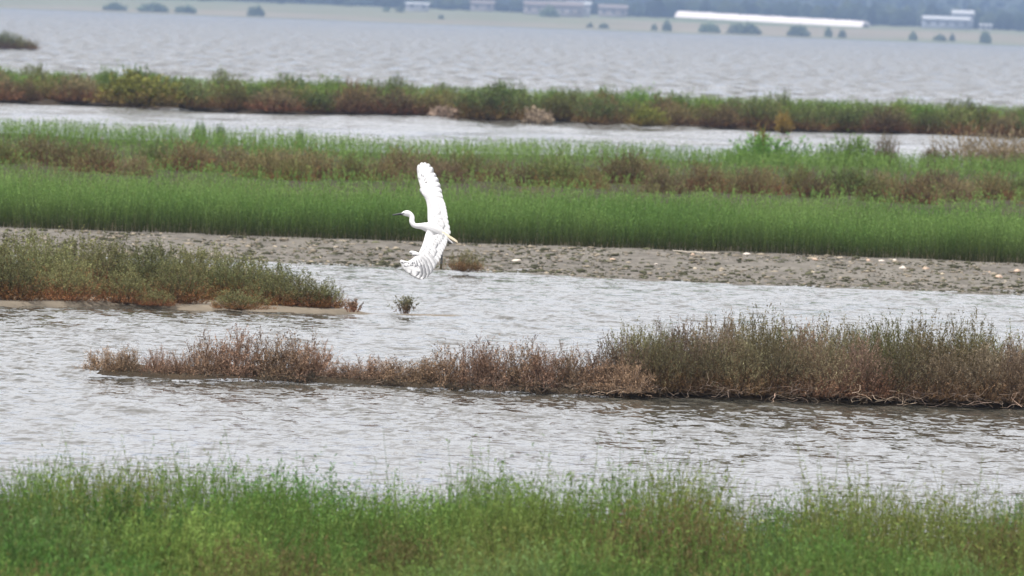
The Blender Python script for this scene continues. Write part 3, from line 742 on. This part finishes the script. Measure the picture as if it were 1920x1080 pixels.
# ------------------------------------------------------------------ islet and sand bar out in the lake
isl = G(0, 92, 0)
loft('lake_islet', lambda x: np.full_like(np.asarray(x, float), isl[1] - 1), lambda x: np.full_like(np.asarray(x, float), isl[1] + 9), isl[0] - 14, G(88, 92)[0], 60, 20, rise(.15, 2, 2), M_SAND, .05, .4, 71, 2.0)
for (px, w, h, k) in [(-30, 60, 34, 1), (8, 56, 33, 1), (34, 46, 27, 2), (56, 38, 20, 0)]:
    p = G(px, 91 + .037 * px, 0.05); s = F / p[1]
    plant('islet_bush', V_FARB[k], p, w / s / 2, h / s / .85, RZ(), 'olive brown bush on the small islet out in the lake', 'bush', 'bushes on the lake islet')
def bar():
    x0, x1 = G(80, 94)[0], G(700, 112)[0]
    y0 = G(80, 94)[1]
    loft('sand_bar', lambda x: y0 - 14 - (x - x0) * .55, lambda x: y0 - 7 - (x - x0) * .55, x0, x1, 120, 12, rise(.03, 5, 5, -.06), M_SAND, .10, .12, 73, 6.0)
bar()

# ------------------------------------------------------------------ far shore
def land_z(x, d):
    """height of the far country at distance d"""
    z = -0.4 + 1.0 * smooth((d - 3200) / 25) + 3.6 * smooth((d - 3215) / 190) + 2.2 * smooth((d - 3420) / 400)
    z = z + 2.5 * smooth((d - 3900) / 700) + 30 * smooth((d - 4600) / 1500) + 40 * smooth((d - 5600) / 1700)
    return z + 12 * smooth((d - 4400) / 1200) * (fbm(x * .004, d * .003, 81) - .5)
def far_mat():
    m, n, l, b = mat('far_country')
    a = n.new('ShaderNodeAttribute'); a.attribute_name = 'Col'
    tc = n.new('ShaderNodeTexCoord'); nz = n.new('ShaderNodeTexNoise'); nz.inputs['Scale'].default_value = .02; nz.inputs['Detail'].default_value = 6
    r = n.new('ShaderNodeMapRange'); r.inputs[3].default_value = .75; r.inputs[4].default_value = 1.25
    hs = n.new('ShaderNodeHueSaturation'); l.new(tc.outputs['Object'], nz.inputs['Vector']); l.new(nz.outputs['Fac'], r.inputs[0])
    l.new(a.outputs['Color'], hs.inputs['Color']); l.new(r.outputs[0], hs.inputs['Value']); l.new(hs.outputs[0], b.inputs['Base Color'])
    b.inputs['Roughness'].default_value = .95; b.inputs['Specular IOR Level'].default_value = .1
    return m
def far_land():
    ds = np.concatenate([np.linspace(3190, 3480, 40), np.linspace(3500, 4500, 40), np.linspace(4550, 7400, 40)])
    xs = np.linspace(-1100, 1100, 160)
    X, Y = np.meshgrid(xs, ds)
    Z = land_z(X, Y)
    tan = np.array([0.19, 0.165, 0.12]); grn = np.array([0.11, 0.135, 0.07]); drk = np.array([0.035, 0.045, 0.03])
    f = smooth((fbm(X * .012, Y * .006, 83) - .42) * 6) * .55 + smooth((Y - 3400) / 120) * .6
    c = tan * (1 - np.clip(f, 0, 1)[..., None]) + grn * np.clip(f, 0, 1)[..., None]
    e = smooth((3222 - Y) / 12)[..., None]; c = c * (1 - .75 * e) + grn * .75 * e
    h = smooth((Y - 4000) / 300)[..., None]; c = c * (1 - h) + drk * h
    o = link('far_shore', grid_mesh('far_shore', X, Y, Z, c.reshape(-1, 3)), far_mat()); tag(o, kind='structure')
far_land()
def far_at(px, dist):
    x = D(px, 0, dist)[0]; return np.array([x, dist, float(land_z(np.array(x), np.array(float(dist))))])
# shrubs one can tell apart on the far shore
for (px, w, h, dist, lb) in [
    (1400, 62, 26, 3230, 'wide hazy green bush at the far lakeshore under the long white tunnel'), (1500, 42, 24, 3225, 'rounded hazy dark bush at the far lakeshore below the tunnel'), (1555, 15, 20, 3235, 'thin pale bush next to the rounded dark one on the far shore'),
    (1582, 16, 18, 3232, 'small hazy bush on the tan field edge of the far shore'), (1715, 16, 18, 3228, 'small upright hazy bush at the start of the bare tan field'), (1765, 24, 14, 3240, 'low wide hazy bush on the tan field'),
    (1788, 10, 16, 3238, 'thin hazy bush beside the low wide one on the tan field'), (1851, 22, 26, 3222, 'dark upright bush standing alone on the tan far shore'), (1252, 18, 22, 3230, 'upright hazy bush at the far shore before the tunnel'), (1229, 12, 15, 3238, 'small hazy bush beside the upright one before the tunnel'),
    (1134, 20, 12, 3240, 'low round hazy bush on the far shore below the houses'), (1108, 12, 10, 3250, 'tiny hazy bush on the far shore below the houses'), (1330, 40, 20, 3235, 'pale wide bush leading into the wide green one on the far shore'),
    (725, 14, 10, 3420, 'small blue-green bush on the field under the white hall'), (751, 16, 12, 3420, 'second blue-green bush on the field under the white hall'), (828, 12, 9, 3300, 'lone small hazy bush on the tan field beyond the lake'),
    (1031, 36, 22, 3500, 'round hazy tree in front of the pale houses'), (482, 32, 24, 3225, 'hazy square bush at the waterline of the far shore'), (215, 44, 16, 3240, 'long hazy bush on the far shore'), (290, 60, 20, 3238, 'wide hazy bush with pale gaps on the far shore'), (350, 40, 18, 3236, 'hazy bush at the end of the wide one on the far shore')]:
    p = far_at(px, dist); s = F / dist; p[2] -= .1
    plant('shore_bush', pick(V_TREE), p, w / s / 2, h / s * .8, RZ(), lb, 'bush', None, M_DEAD, M_FOL)
# long white growing tunnel
def tunnel(p0, p1, r, h, name, label):
    n = 24; k = 9; A, B = np.array(p0), np.array(p1); d = norm(B - A); sd = norm(np.cross(d, [0, 0, 1.0])); V = []
    for i in range(n + 1):
        c = A + (B - A) * i / n
        rr = 1 + .03 * math.sin(i * 2.1)
        for j in range(k):
            a = math.pi * j / (k - 1); V.append(c + sd * math.cos(a) * r + np.array([0, 0, math.sin(a) * h * rr]))
    q = [[i * k + j, i * k + j + 1, (i + 1) * k + j + 1, (i + 1) * k + j] for i in range(n) for j in range(k - 1)]
    root = empty(name, A + (B - A) * .5); tag(root, label, 'greenhouse')
    V = np.array(V) - (A + (B - A) * .5)
    link('cover', quads_mesh('cover', V, np.array(q), None, True), M_TUN, root)
    for e in (0, n):
        ring = V[e * k:(e + 1) * k]; c = ring.mean(0)
        vv = np.concatenate([ring, c[None]]); qq = np.array([[j, j + 1, k] for j in range(k - 1)])
        link('end_wall', quads_mesh('end_wall', vv, qq), M_TUN, root)
M_TUN = plain_mat('white_film', (0.62, 0.57, 0.57), .5, .4, .05, .05)
pa, pb = far_at(1275, 3640), far_at(1626, 3600); pa[2] += .9; pb[2] -= .2
tunnel(pa, pb, 4.5, 2.7, 'growing_tunnel', 'very long white growing tunnel on the far shore below the wood')
# houses
M_WALLS = [plain_mat('wall_' + c, v, .8, .2, .08, .3) for c, v in (('white', (0.36, 0.36, 0.37)), ('cream', (0.27, 0.245, 0.24)), ('grey', (0.26, 0.28, 0.32)))]
M_ROOF = plain_mat('tiled_roof', (0.17, 0.145, 0.14), .8, .2, .15, .4)
M_ROOFG = plain_mat('sheet_roof', (0.36, 0.37, 0.39), .5, .3, .05, .3)
M_GLASS = plain_mat('window_glass', (0.11, 0.12, 0.14), .1, .5, .1, 1)
def box(x0, x1, y0, y1, z0, z1):
    v = np.array([[x, y, z] for x in (x0, x1) for y in (y0, y1) for z in (z0, z1)])
    f = np.array([[0, 1, 3, 2], [4, 6, 7, 5], [0, 4, 5, 1], [2, 3, 7, 6], [0, 2, 6, 4], [1, 5, 7, 3]])
    return v, f
def house(px, dist, w, dp, h, wall, roofm, pitch, label, cat='house', dz=0):
    p = far_at(px, dist); p[2] += dz
    root = empty('farm_house' if cat == 'house' else 'white_hall', p, .05); tag(root, label, cat)
    link('wall', quads_mesh('wall', *box(-w / 2, w / 2, -dp / 2, dp / 2, -2, h)), wall, root)
    e = .4
    v = np.array([[-w / 2 - e, -dp / 2 - e, h], [w / 2 + e, -dp / 2 - e, h], [w / 2 + e, dp / 2 + e, h], [-w / 2 - e, dp / 2 + e, h], [-w / 2 - e, 0, h + pitch], [w / 2 + e, 0, h + pitch]])
    v[:, 2] += .004
    me = bpy.data.meshes.new('roof'); me.from_pydata([tuple(a) for a in v], [], [(0, 1, 5, 4), (2, 3, 4, 5), (0, 4, 3), (1, 2, 5), (3, 2, 1, 0)]); me.update()
    link('roof', me, roofm, root)
    n = max(2, int(w / 3.5))
    for i in range(n):
        cx = -w / 2 + (i + .5) * w / n
        link('window', quads_mesh('window', *box(cx - .55, cx + .55, -dp / 2 - .08, -dp / 2 + .05, h * .4, h * .4 + 1.3)), M_GLASS, root)
for a in [(1062, 3560, 14, 9, 4.6, M_WALLS[1], M_ROOF, 1.8, 'cream house with tiled roof behind the round tree on the far shore'),
          (1085, 3600, 10, 8, 5.2, M_WALLS[0], M_ROOFG, 1.2, 'white house next to the cream one on the far shore'),
          (1010, 3620, 12, 8, 4.2, M_WALLS[1], M_ROOF, 1.6, 'low pinkish house half hidden by the round tree'),
          (1150, 3650, 12, 8, 3.8, M_WALLS[1], M_ROOF, 1.5, 'small pinkish house at the edge of the dark wood'),
          (1775, 3680, 20, 10, 4.0, M_WALLS[2], M_ROOFG, 1.4, 'long grey farm house among the trees past the tunnel'),
          (1806, 3700, 9, 8, 6.6, M_WALLS[2], M_ROOFG, 1.6, 'taller grey farm house with bright roof among the trees'),
          (1850, 3690, 5, 5, 2.0, M_WALLS[0], M_ROOFG, .6, 'tiny white shed beside the grey farm houses'),
          (905, 3700, 10, 7, 3.4, M_WALLS[1], M_ROOF, 1.3, 'pinkish house on the far shore past the white hall')]:
    house(*a)
house(783, 3560, 9.5, 8, 2.6, M_WALLS[0], M_ROOFG, .7, 'bright white hall on the far shore', 'hall', .4)
# wood on the slopes: reads as one mass
def wood():
    rg = np.random.default_rng(15)
    v0, f0 = lump_data(70, 1); V = []; Fc = []; C = []; off = 0
    n = 2600
    lumps = [lump_data(70 + i, 1) for i in range(6)]
    for i in range(n):
        d = rg.uniform(3760, 5600) if i > 900 else rg.uniform(3700, 4000)
        x = rg.uniform(-1, 1) * d * .085
        px = 960 + x / d * F
        if d < 3900 and px < 700 and rg.uniform() < .7: continue
        z = float(land_z(np.array(x), np.array(d)))
        r = rg.uniform(1.6, 4.2); h = rg.uniform(1.8, 5.0) * (1.25 if px > 1200 else .8)
        v, f = lumps[i % 6]
        V.append(v * np.array([r * 1.3, r, h]) + np.array([x, d, z + h * .6])); Fc.append(f + off); off += len(v)
        g = np.array([0.025, 0.036, 0.024]) if rg.uniform() < .8 else np.array([0.05, 0.065, 0.035])
        C.append(np.repeat(g[None] * math.exp(rg.normal(0, .25)), len(v), 0))
    me = quads_mesh('far_wood', np.concatenate(V), np.concatenate(Fc), np.concatenate(C))
    o = link('far_wood', me, M_DEAD); tag(o, 'dark hazy wood covering the slopes beyond the lake', 'wood', kind='stuff')
wood()

# ------------------------------------------------------------------ the egret
BS = 1.0 / (4.318 * 225)                        # metres per unit of the bird's drawing
BD = F / 225.0
BC = D(720 + 430 / 4.318, 290 + 600 / 4.32, BD)
bird = empty('white_egret', BC)
bird.rotation_euler = Matrix(((CX[0], -(-_Fw[0]) * -1, CY[0]), (CX[1], _Fw[1], CY[1]), (CX[2], _Fw[2], CY[2]))).to_euler()
tag(bird, 'white egret banking in flight over the lagoon with both wings spread', 'bird')
def BP(X, Y, w=0.0):                            # x along the picture, z up, -y towards the viewer
    return np.array([(X - 430) * BS, -(w + (Y - 600) * .42) * BS, -(Y - 600) * BS])

def bird_mat(name, c, trans, rough=.7):
    m, n, l, b = mat(name)
    tc = n.new('ShaderNodeTexCoord'); nz = n.new('ShaderNodeTexNoise'); nz.inputs['Scale'].default_value = 60; nz.inputs['Detail'].default_value = 4
    r = n.new('ShaderNodeMapRange'); r.inputs[3].default_value = .93; r.inputs[4].default_value = 1.04
    hs = n.new('ShaderNodeHueSaturation'); hs.inputs['Color'].default_value = (*c, 1)
    l.new(tc.outputs['Object'], nz.inputs['Vector']); l.new(nz.outputs['Fac'], r.inputs[0]); l.new(r.outputs[0], hs.inputs['Value'])
    l.new(hs.outputs[0], b.inputs['Base Color']); b.inputs['Roughness'].default_value = rough; b.inputs['Specular IOR Level'].default_value = .2
    bp = n.new('ShaderNodeBump'); bp.inputs['Distance'].default_value = .002; bp.inputs['Strength'].default_value = .4
    l.new(nz.outputs['Fac'], bp.inputs['Height']); l.new(bp.outputs[0], b.inputs['Normal'])
    if trans:
        t = n.new('ShaderNodeBsdfTranslucent'); l.new(hs.outputs[0], t.inputs[0]); mxs = n.new('ShaderNodeMixShader'); mxs.inputs[0].default_value = trans
        l.new(b.outputs[0], mxs.inputs[1]); l.new(t.outputs[0], mxs.inputs[2]); l.new(mxs.outputs[0], n['Material Output'].inputs[0])
    return m
M_WHITE = bird_mat('white_plumage', (0.78, 0.78, 0.79), .4)
M_CREAM = bird_mat('cream_plumes', (0.74, 0.65, 0.50), .3)
M_BILL = plain_mat('dark_bill', (0.03, 0.032, 0.035), .4, .4, .1, 20)
M_LORE = plain_mat('grey_lore', (0.14, 0.15, 0.17), .5, .3, .1, 20)
M_FOOT = plain_mat('yellow_foot', (0.10, 0.075, 0.03), .5, .3, .1, 20)

def tube(pts, k=14, flat=1.0):
    """rings along drawing points (X,Y,w,r) -> verts, quads; closed at both ends"""
    p = np.array([list(BP(a, b, c)) + [r * BS] for a, b, c, r in pts])
    # smooth resample
    n = len(p); tt = np.linspace(0, n - 1, (n - 1) * 5 + 1); i = np.clip(tt.astype(int), 0, n - 2); f = (tt - i)[:, None]
    g = np.gradient(p, axis=0)
    h00 = 2 * f ** 3 - 3 * f ** 2 + 1; h10 = f ** 3 - 2 * f ** 2 + f; h01 = -2 * f ** 3 + 3 * f ** 2; h11 = f ** 3 - f ** 2
    c = h00 * p[i] + h10 * g[i] + h01 * p[i + 1] + h11 * g[i + 1]
    ctr, rad = c[:, :3], np.maximum(c[:, 3], .0008)
    d = norm(np.gradient(ctr, axis=0)); V = []
    side = norm(np.cross(d, [0, 1.0, 0])); up = np.cross(side, d)
    for j in range(k):
        a = 2 * math.pi * j / k; V.append(ctr + (side * math.cos(a) + up * flat * math.sin(a)) * rad[:, None])
    V = np.stack(V, 1).reshape(-1, 3); m = len(ctr)
    q = [[a * k + j, a * k + (j + 1) % k, (a + 1) * k + (j + 1) % k, (a + 1) * k + j] for a in range(m - 1) for j in range(k)]
    V = np.concatenate([V, ctr[:1], ctr[-1:]]); 
    q += [[m * k, (j + 1) % k, j, j] for j in range(k)]
    q += [[m * k + 1, (m - 1) * k + j, (m - 1) * k + (j + 1) % k, (m - 1) * k + (j + 1) % k] for j in range(k)]
    return V, q
def multi_tube(tubes):
    V = []; Fs = []; off = 0
    for t, fl in tubes:
        v, q = tube(t, 14, fl); V += [tuple(a) for a in v]
        for g in q:
            g2 = []
            for a in g:
                if a + off not in g2: g2.append(a + off)
            Fs.append(tuple(g2))
        off += len(v)
    me = bpy.data.meshes.new('body'); me.from_pydata(V, [], Fs); me.update()
    return me
NECK = [(138, 478, 0, 7), (150, 477, 0, 14), (168, 475, 0, 22), (190, 476, 0, 26), (212, 486, 0, 23), (227, 508, 0, 21), (225, 538, 2, 22), (236, 564, 3, 21), (258, 577, 4, 21), (295, 579, 5, 25),
        (335, 584, 4, 36), (385, 600, 0, 50), (435, 626, -6, 52), (480, 658, -10, 40), (520, 688, -12, 22), (548, 702, -12, 8)]
ARM_U = [(420, 590, 0, 40), (395, 545, 12, 40), (384, 480, 22, 33), (378, 420, 32, 30), (362, 362, 42, 27), (328, 312, 50, 21), (306, 255, 52, 14), (294, 195, 52, 9), (288, 150, 52, 5)]
ARM_L = [(420, 620, 0, 40), (378, 645, 12, 40), (355, 700, 26, 34), (328, 760, 36, 28), (292, 808, 40, 18), (240, 848, 40, 11), (195, 872, 40, 7)]
body = link('body', multi_tube([(NECK, .95), (ARM_U, .45), (ARM_L, .45)]), M_WHITE, bird)
rm = body.modifiers.new('join', 'REMESH'); rm.mode = 'VOXEL'; rm.voxel_size = .0042; rm.use_smooth_shade = True
smd = body.modifiers.new('soft', 'SMOOTH'); smd.iterations = 4; smd.factor = .5

PROF = [(0, .30), (.12, .62), (.35, .95), (.6, 1.0), (.82, .92), (.93, .66), (.98, .36), (1.0, .06)]
def feather(name, parent, R, T, width, m=M_WHITE, curve=0.0, lift=0.0):
    """one vane: raised shaft, thin closed blade; R root and T tip as (X,Y,w)"""
    r, t = BP(*R), BP(*T); d = t - r; L = np.linalg.norm(d); d /= L
    s = norm(np.cross(d, [0, 1.0, 0])); nrm = norm(np.cross(s, d)) * 1.0
    if nrm[1] > 0: nrm = -nrm
    V = []
    for k, (a, b) in enumerate(PROF):
        c = r + d * L * a + s * curve * L * a * (1 - a) * 4 + nrm * lift * BS * math.sin(a * math.pi)
        hw = width * BS * .66 * b
        V += [c - s * hw, c + nrm * (.0011 * (1 - .7 * a)), c + s * hw, c - nrm * .0007]
    q = []
    for k in range(len(PROF) - 1):
        a = k * 4; b = a + 4
        q += [[a, a + 1, b + 1, b], [a + 1, a + 2, b + 2, b + 1], [a + 2, a + 3, b + 3, b + 2], [a + 3, a, b, b + 3]]
    return link(name, quads_mesh(name, np.array(V), np.array(q), None, False), m, parent)

def wing(arm, prim, sec, cov_n, tert, alula, label):
    # the wing root part carries the smooth lesser coverts; flight and covert feathers hang on it
    w = link('wing', None, None, bird) if False else None
    return w
def lerp(a, b, t): return tuple(a[i] + (b[i] - a[i]) * t for i in range(len(a)))
def along(poly, t):
    n = len(poly) - 1; u = min(max(t * n, 0), n - 1e-6); i = int(u); return lerp(poly[i], poly[i + 1], u - i)

def build_wing(prim_root, prim_tip, pw, sec_root, sec_tip, sw, alula, cov_edge, seed):
    rg = random.Random(seed)
    n = len(prim_tip); m = len(sec_tip)
    tw = lambda i: 44 + i * .8 if i < n else 50 - 30 * ((i - n) / (m - 1)) ** 1.3
    # soft inner vane of the wing: one smooth shell from the leading edge to three quarters of the chord
    rt = [along(prim_root, i / (n - 1)) for i in range(n)] + [along(sec_root, i / (m - 1)) for i in range(m)]
    tp_ = list(prim_tip) + list(sec_tip); K = 9; V = []
    for i in range(n + m):
        far_ = (.70 if i < n else .76) + .02 * math.sin(i * 2.3)
        for lay in (0, 1):
            for k in range(K):
                f = -.06 + (far_ + .06) * k / (K - 1)
                x, y, ww = lerp(rt[i][:3], (*tp_[i][:2], tw(i)), f)
                dome_ = (3.4 + 2.6 * math.sin(math.pi * min(max(k / (K - 1), 0), 1))) if lay == 0 else .5
                if k in (0, K - 1): dome_ = 2.2 if lay == 0 else 1.2
                V.append(BP(x, y, ww + dome_))
    qd = []; st = 2 * K
    for i in range(n + m - 1):
        for k in range(K - 1):
            a0 = i * st + k; b0 = a0 + st; qd += [[a0, a0 + 1, b0 + 1, b0], [a0 + K, b0 + K, b0 + K + 1, a0 + K + 1]]
    w = link('wing', quads_mesh('wing', np.array(V), np.array(qd), None, True), M_WHITE, bird)
    for i, tp in enumerate(prim_tip):                    # outermost first
        R = along(prim_root, i / (n - 1)); feather('primary_feather', w, (*R[:2], R[2] + 2 + i * .5), (*tp[:2], 44 + i * .8), pw[0] + (pw[1] - pw[0]) * i / (n - 1), curve=tp[3] if len(tp) > 3 else 0)
    for i, tp in enumerate(sec_tip):
        R = along(sec_root, i / (m - 1)); feather('secondary_feather', w, (*R[:2], R[2] + 4), (*tp[:2], 50 - 30 * (i / (m - 1)) ** 1.3), sw + rg.uniform(-4, 4))
    # coverts: three shingled rows over the feather roots
    allr = [along(prim_root, i / (n - 1)) for i in range(n)] + [along(sec_root, i / (m - 1)) for i in range(m)]
    allt = [(*t_[:2], 46) for t_ in prim_tip] + [(*t_[:2], 50 - 30 * (i / (m - 1)) ** 1.3) for i, t_ in enumerate(sec_tip)]
    for row, (f0, f1, lift, wd) in enumerate([(.22, .60, 6.2, 44), (.05, .42, 7.2, 40)]):
        for i in range(len(allr)):
            if i < 3 and row > 0: continue
            R, T = allr[i], allt[i]; lf = lift * (.95 if i < n else 1.0)
            jx, jy = rg.uniform(-5, 5), rg.uniform(-5, 5)
            f1j = f1 * rg.uniform(.85, 1.12) * (.8 if i < n else 1.0)
            a = lerp(R[:3], T[:3], f0); b = lerp(R[:3], T[:3], f1j)
            feather('covert_feather', w, (a[0], a[1], a[2] + lf * .9 + i * .1), (b[0] + jx, b[1] + jy, b[2] + lf * .8 + i * .1), wd * rg.uniform(.85, 1.2) * (.75 if i < n else 1.1), lift=2)
    for a, b, wd in alula: feather('alula_feather', w, a, b, wd)
    return w
build_wing([(290, 225, 56), (300, 262, 54), (316, 318, 48), (340, 352, 42)],
           [(280, 78, 64, -.035), (305, 60, 60, -.02), (333, 60, 57), (361, 70, 52), (387, 98, 46), (411, 148, 40), (432, 186, 34), (451, 233, 28), (467, 286, 22), (477, 341, 18)], (36, 70),
           [(352, 372, 38), (375, 430, 30), (385, 490, 22), (400, 560, 8)],
           [(486, 376, 14), (497, 405, 12), (503, 432, 10), (508, 459, 8), (513, 487, 6), (517, 515, 4), (522, 556, 2), (531, 602, -2), (538, 640, -6), (527, 664, -8)], 46,
           [((338, 345, 52), (292, 272, 58), 24), ((338, 335, 50), (303, 262, 56), 20)], None, 1)
build_wing([(176, 874, 48), (215, 860, 47), (262, 832, 44), (305, 800, 40)],
           [(146, 896, 52), (183, 936, 50), (211, 960, 46), (238, 964, 42), (255, 986, 38), (284, 1001, 34), (312, 1011, 30), (344, 999, 26), (373, 969, 22), (402, 931, 18)], (62, 84),
           [(318, 782, 38), (345, 720, 30), (375, 670, 20), (420, 640, 6)],
           [(425, 894, 16), (444, 867, 14), (460, 839, 12), (470, 811, 10), (479, 786, 8), (491, 765, 6), (503, 741, 4), (511, 715, 0), (514, 693, -4)], 48,
           [((285, 802, 50), (206, 790, 58), 24), ((285, 810, 50), (228, 808, 56), 20), ((205, 872, 52), (136, 866, 60), 15)], None, 2)
# bill, eye, lore, plumes, tail, legs
bl = multi_tube([([(150, 479, 0, 11), (125, 481, 0, 9), (95, 485, 0, 6.5), (64, 489, 0, 2)], .9)]); bl.name = 'beak'
link('beak', bl, M_BILL, bird)
lo = multi_tube([([(162, 476, 16, 2), (155, 477, 12, 6), (146, 478.5, 6, 8), (138, 479.5, 2, 6)], 1.0)]); lo.name = 'lore'
link('lore', lo, M_LORE, bird)
ev, ef = lump_data(3, 2); ev = norm(ev)
link('eye', quads_mesh('eye', ev * 4.2 * BS + BP(161, 473, 21), ef, None, True), M_BILL, bird)
for i in range(9):
    a = i / 8
    feather('back_plume', bird, (405 + 22 * a, 585 + 34 * a - (a - .5) ** 2 * 20, 44), (560 + 32 * math.sin(a * 3.1) + 8 * (i % 2), 700 + 16 * a + 3 * (i % 3), 2 - i), 17, M_CREAM if i in (2, 3, 4, 5, 6) else M_WHITE, lift=3)
for i in range(6):
    a = i / 5; feather('tail_feather', bird, (485 + 4 * a, 668 + 14 * a, -8 - i), (548 - 14 * abs(a - .5) + 6 * a, 706 + 14 * a, -12 - i * 2), 24)
for k, dx in ((0, 0), (1, 9)):
    lg = multi_tube([([(492, 690, -40 - k * 14, 12), (478, 745, -70 - k * 14, 6), (466 + dx * .5, 800, -82 - k * 14, 4.5), (462 + dx, 850, -80 - k * 14, 4.2), (460 + dx, 888, -76 - k * 14, 4)], 1)]); lg.name = 'leg'
    o = link('leg', lg, M_BILL, bird)
    ft = multi_tube([([(460 + dx, 886, -76 - k * 14, 5), (459 + dx, 902, -76 - k * 14, 5), (456 + dx + j * 3, 930 - abs(j) * 4, -74 - k * 14 + j * 2, 1.8)], 1) for j in (-2, -.7, .7, 2)]); ft.name = 'foot'
    link('foot', ft, M_FOOT, o)

# ------------------------------------------------------------------ hazy air over marsh and lake
def haze():
    v, f = box(-3000, 3000, -60, 7600, -1.5, 125)
    me = quads_mesh('haze', v, f)
    m = bpy.data.materials.new('haze'); m.use_nodes = True; n = m.node_tree.nodes; n.remove(n['Principled BSDF'])
    pv = n.new('ShaderNodeVolumePrincipled'); pv.inputs['Color'].default_value = (0.275, 0.385, 0.59, 1); pv.inputs['Density'].default_value = 0.0002
    pv.inputs['Anisotropy'].default_value = 0.2
    m.node_tree.links.new(pv.outputs[0], n['Material Output'].inputs['Volume'])
    o = link('haze', me, m); tag(o, 'thin summer haze over the whole lagoon', 'haze', kind='stuff')
haze()
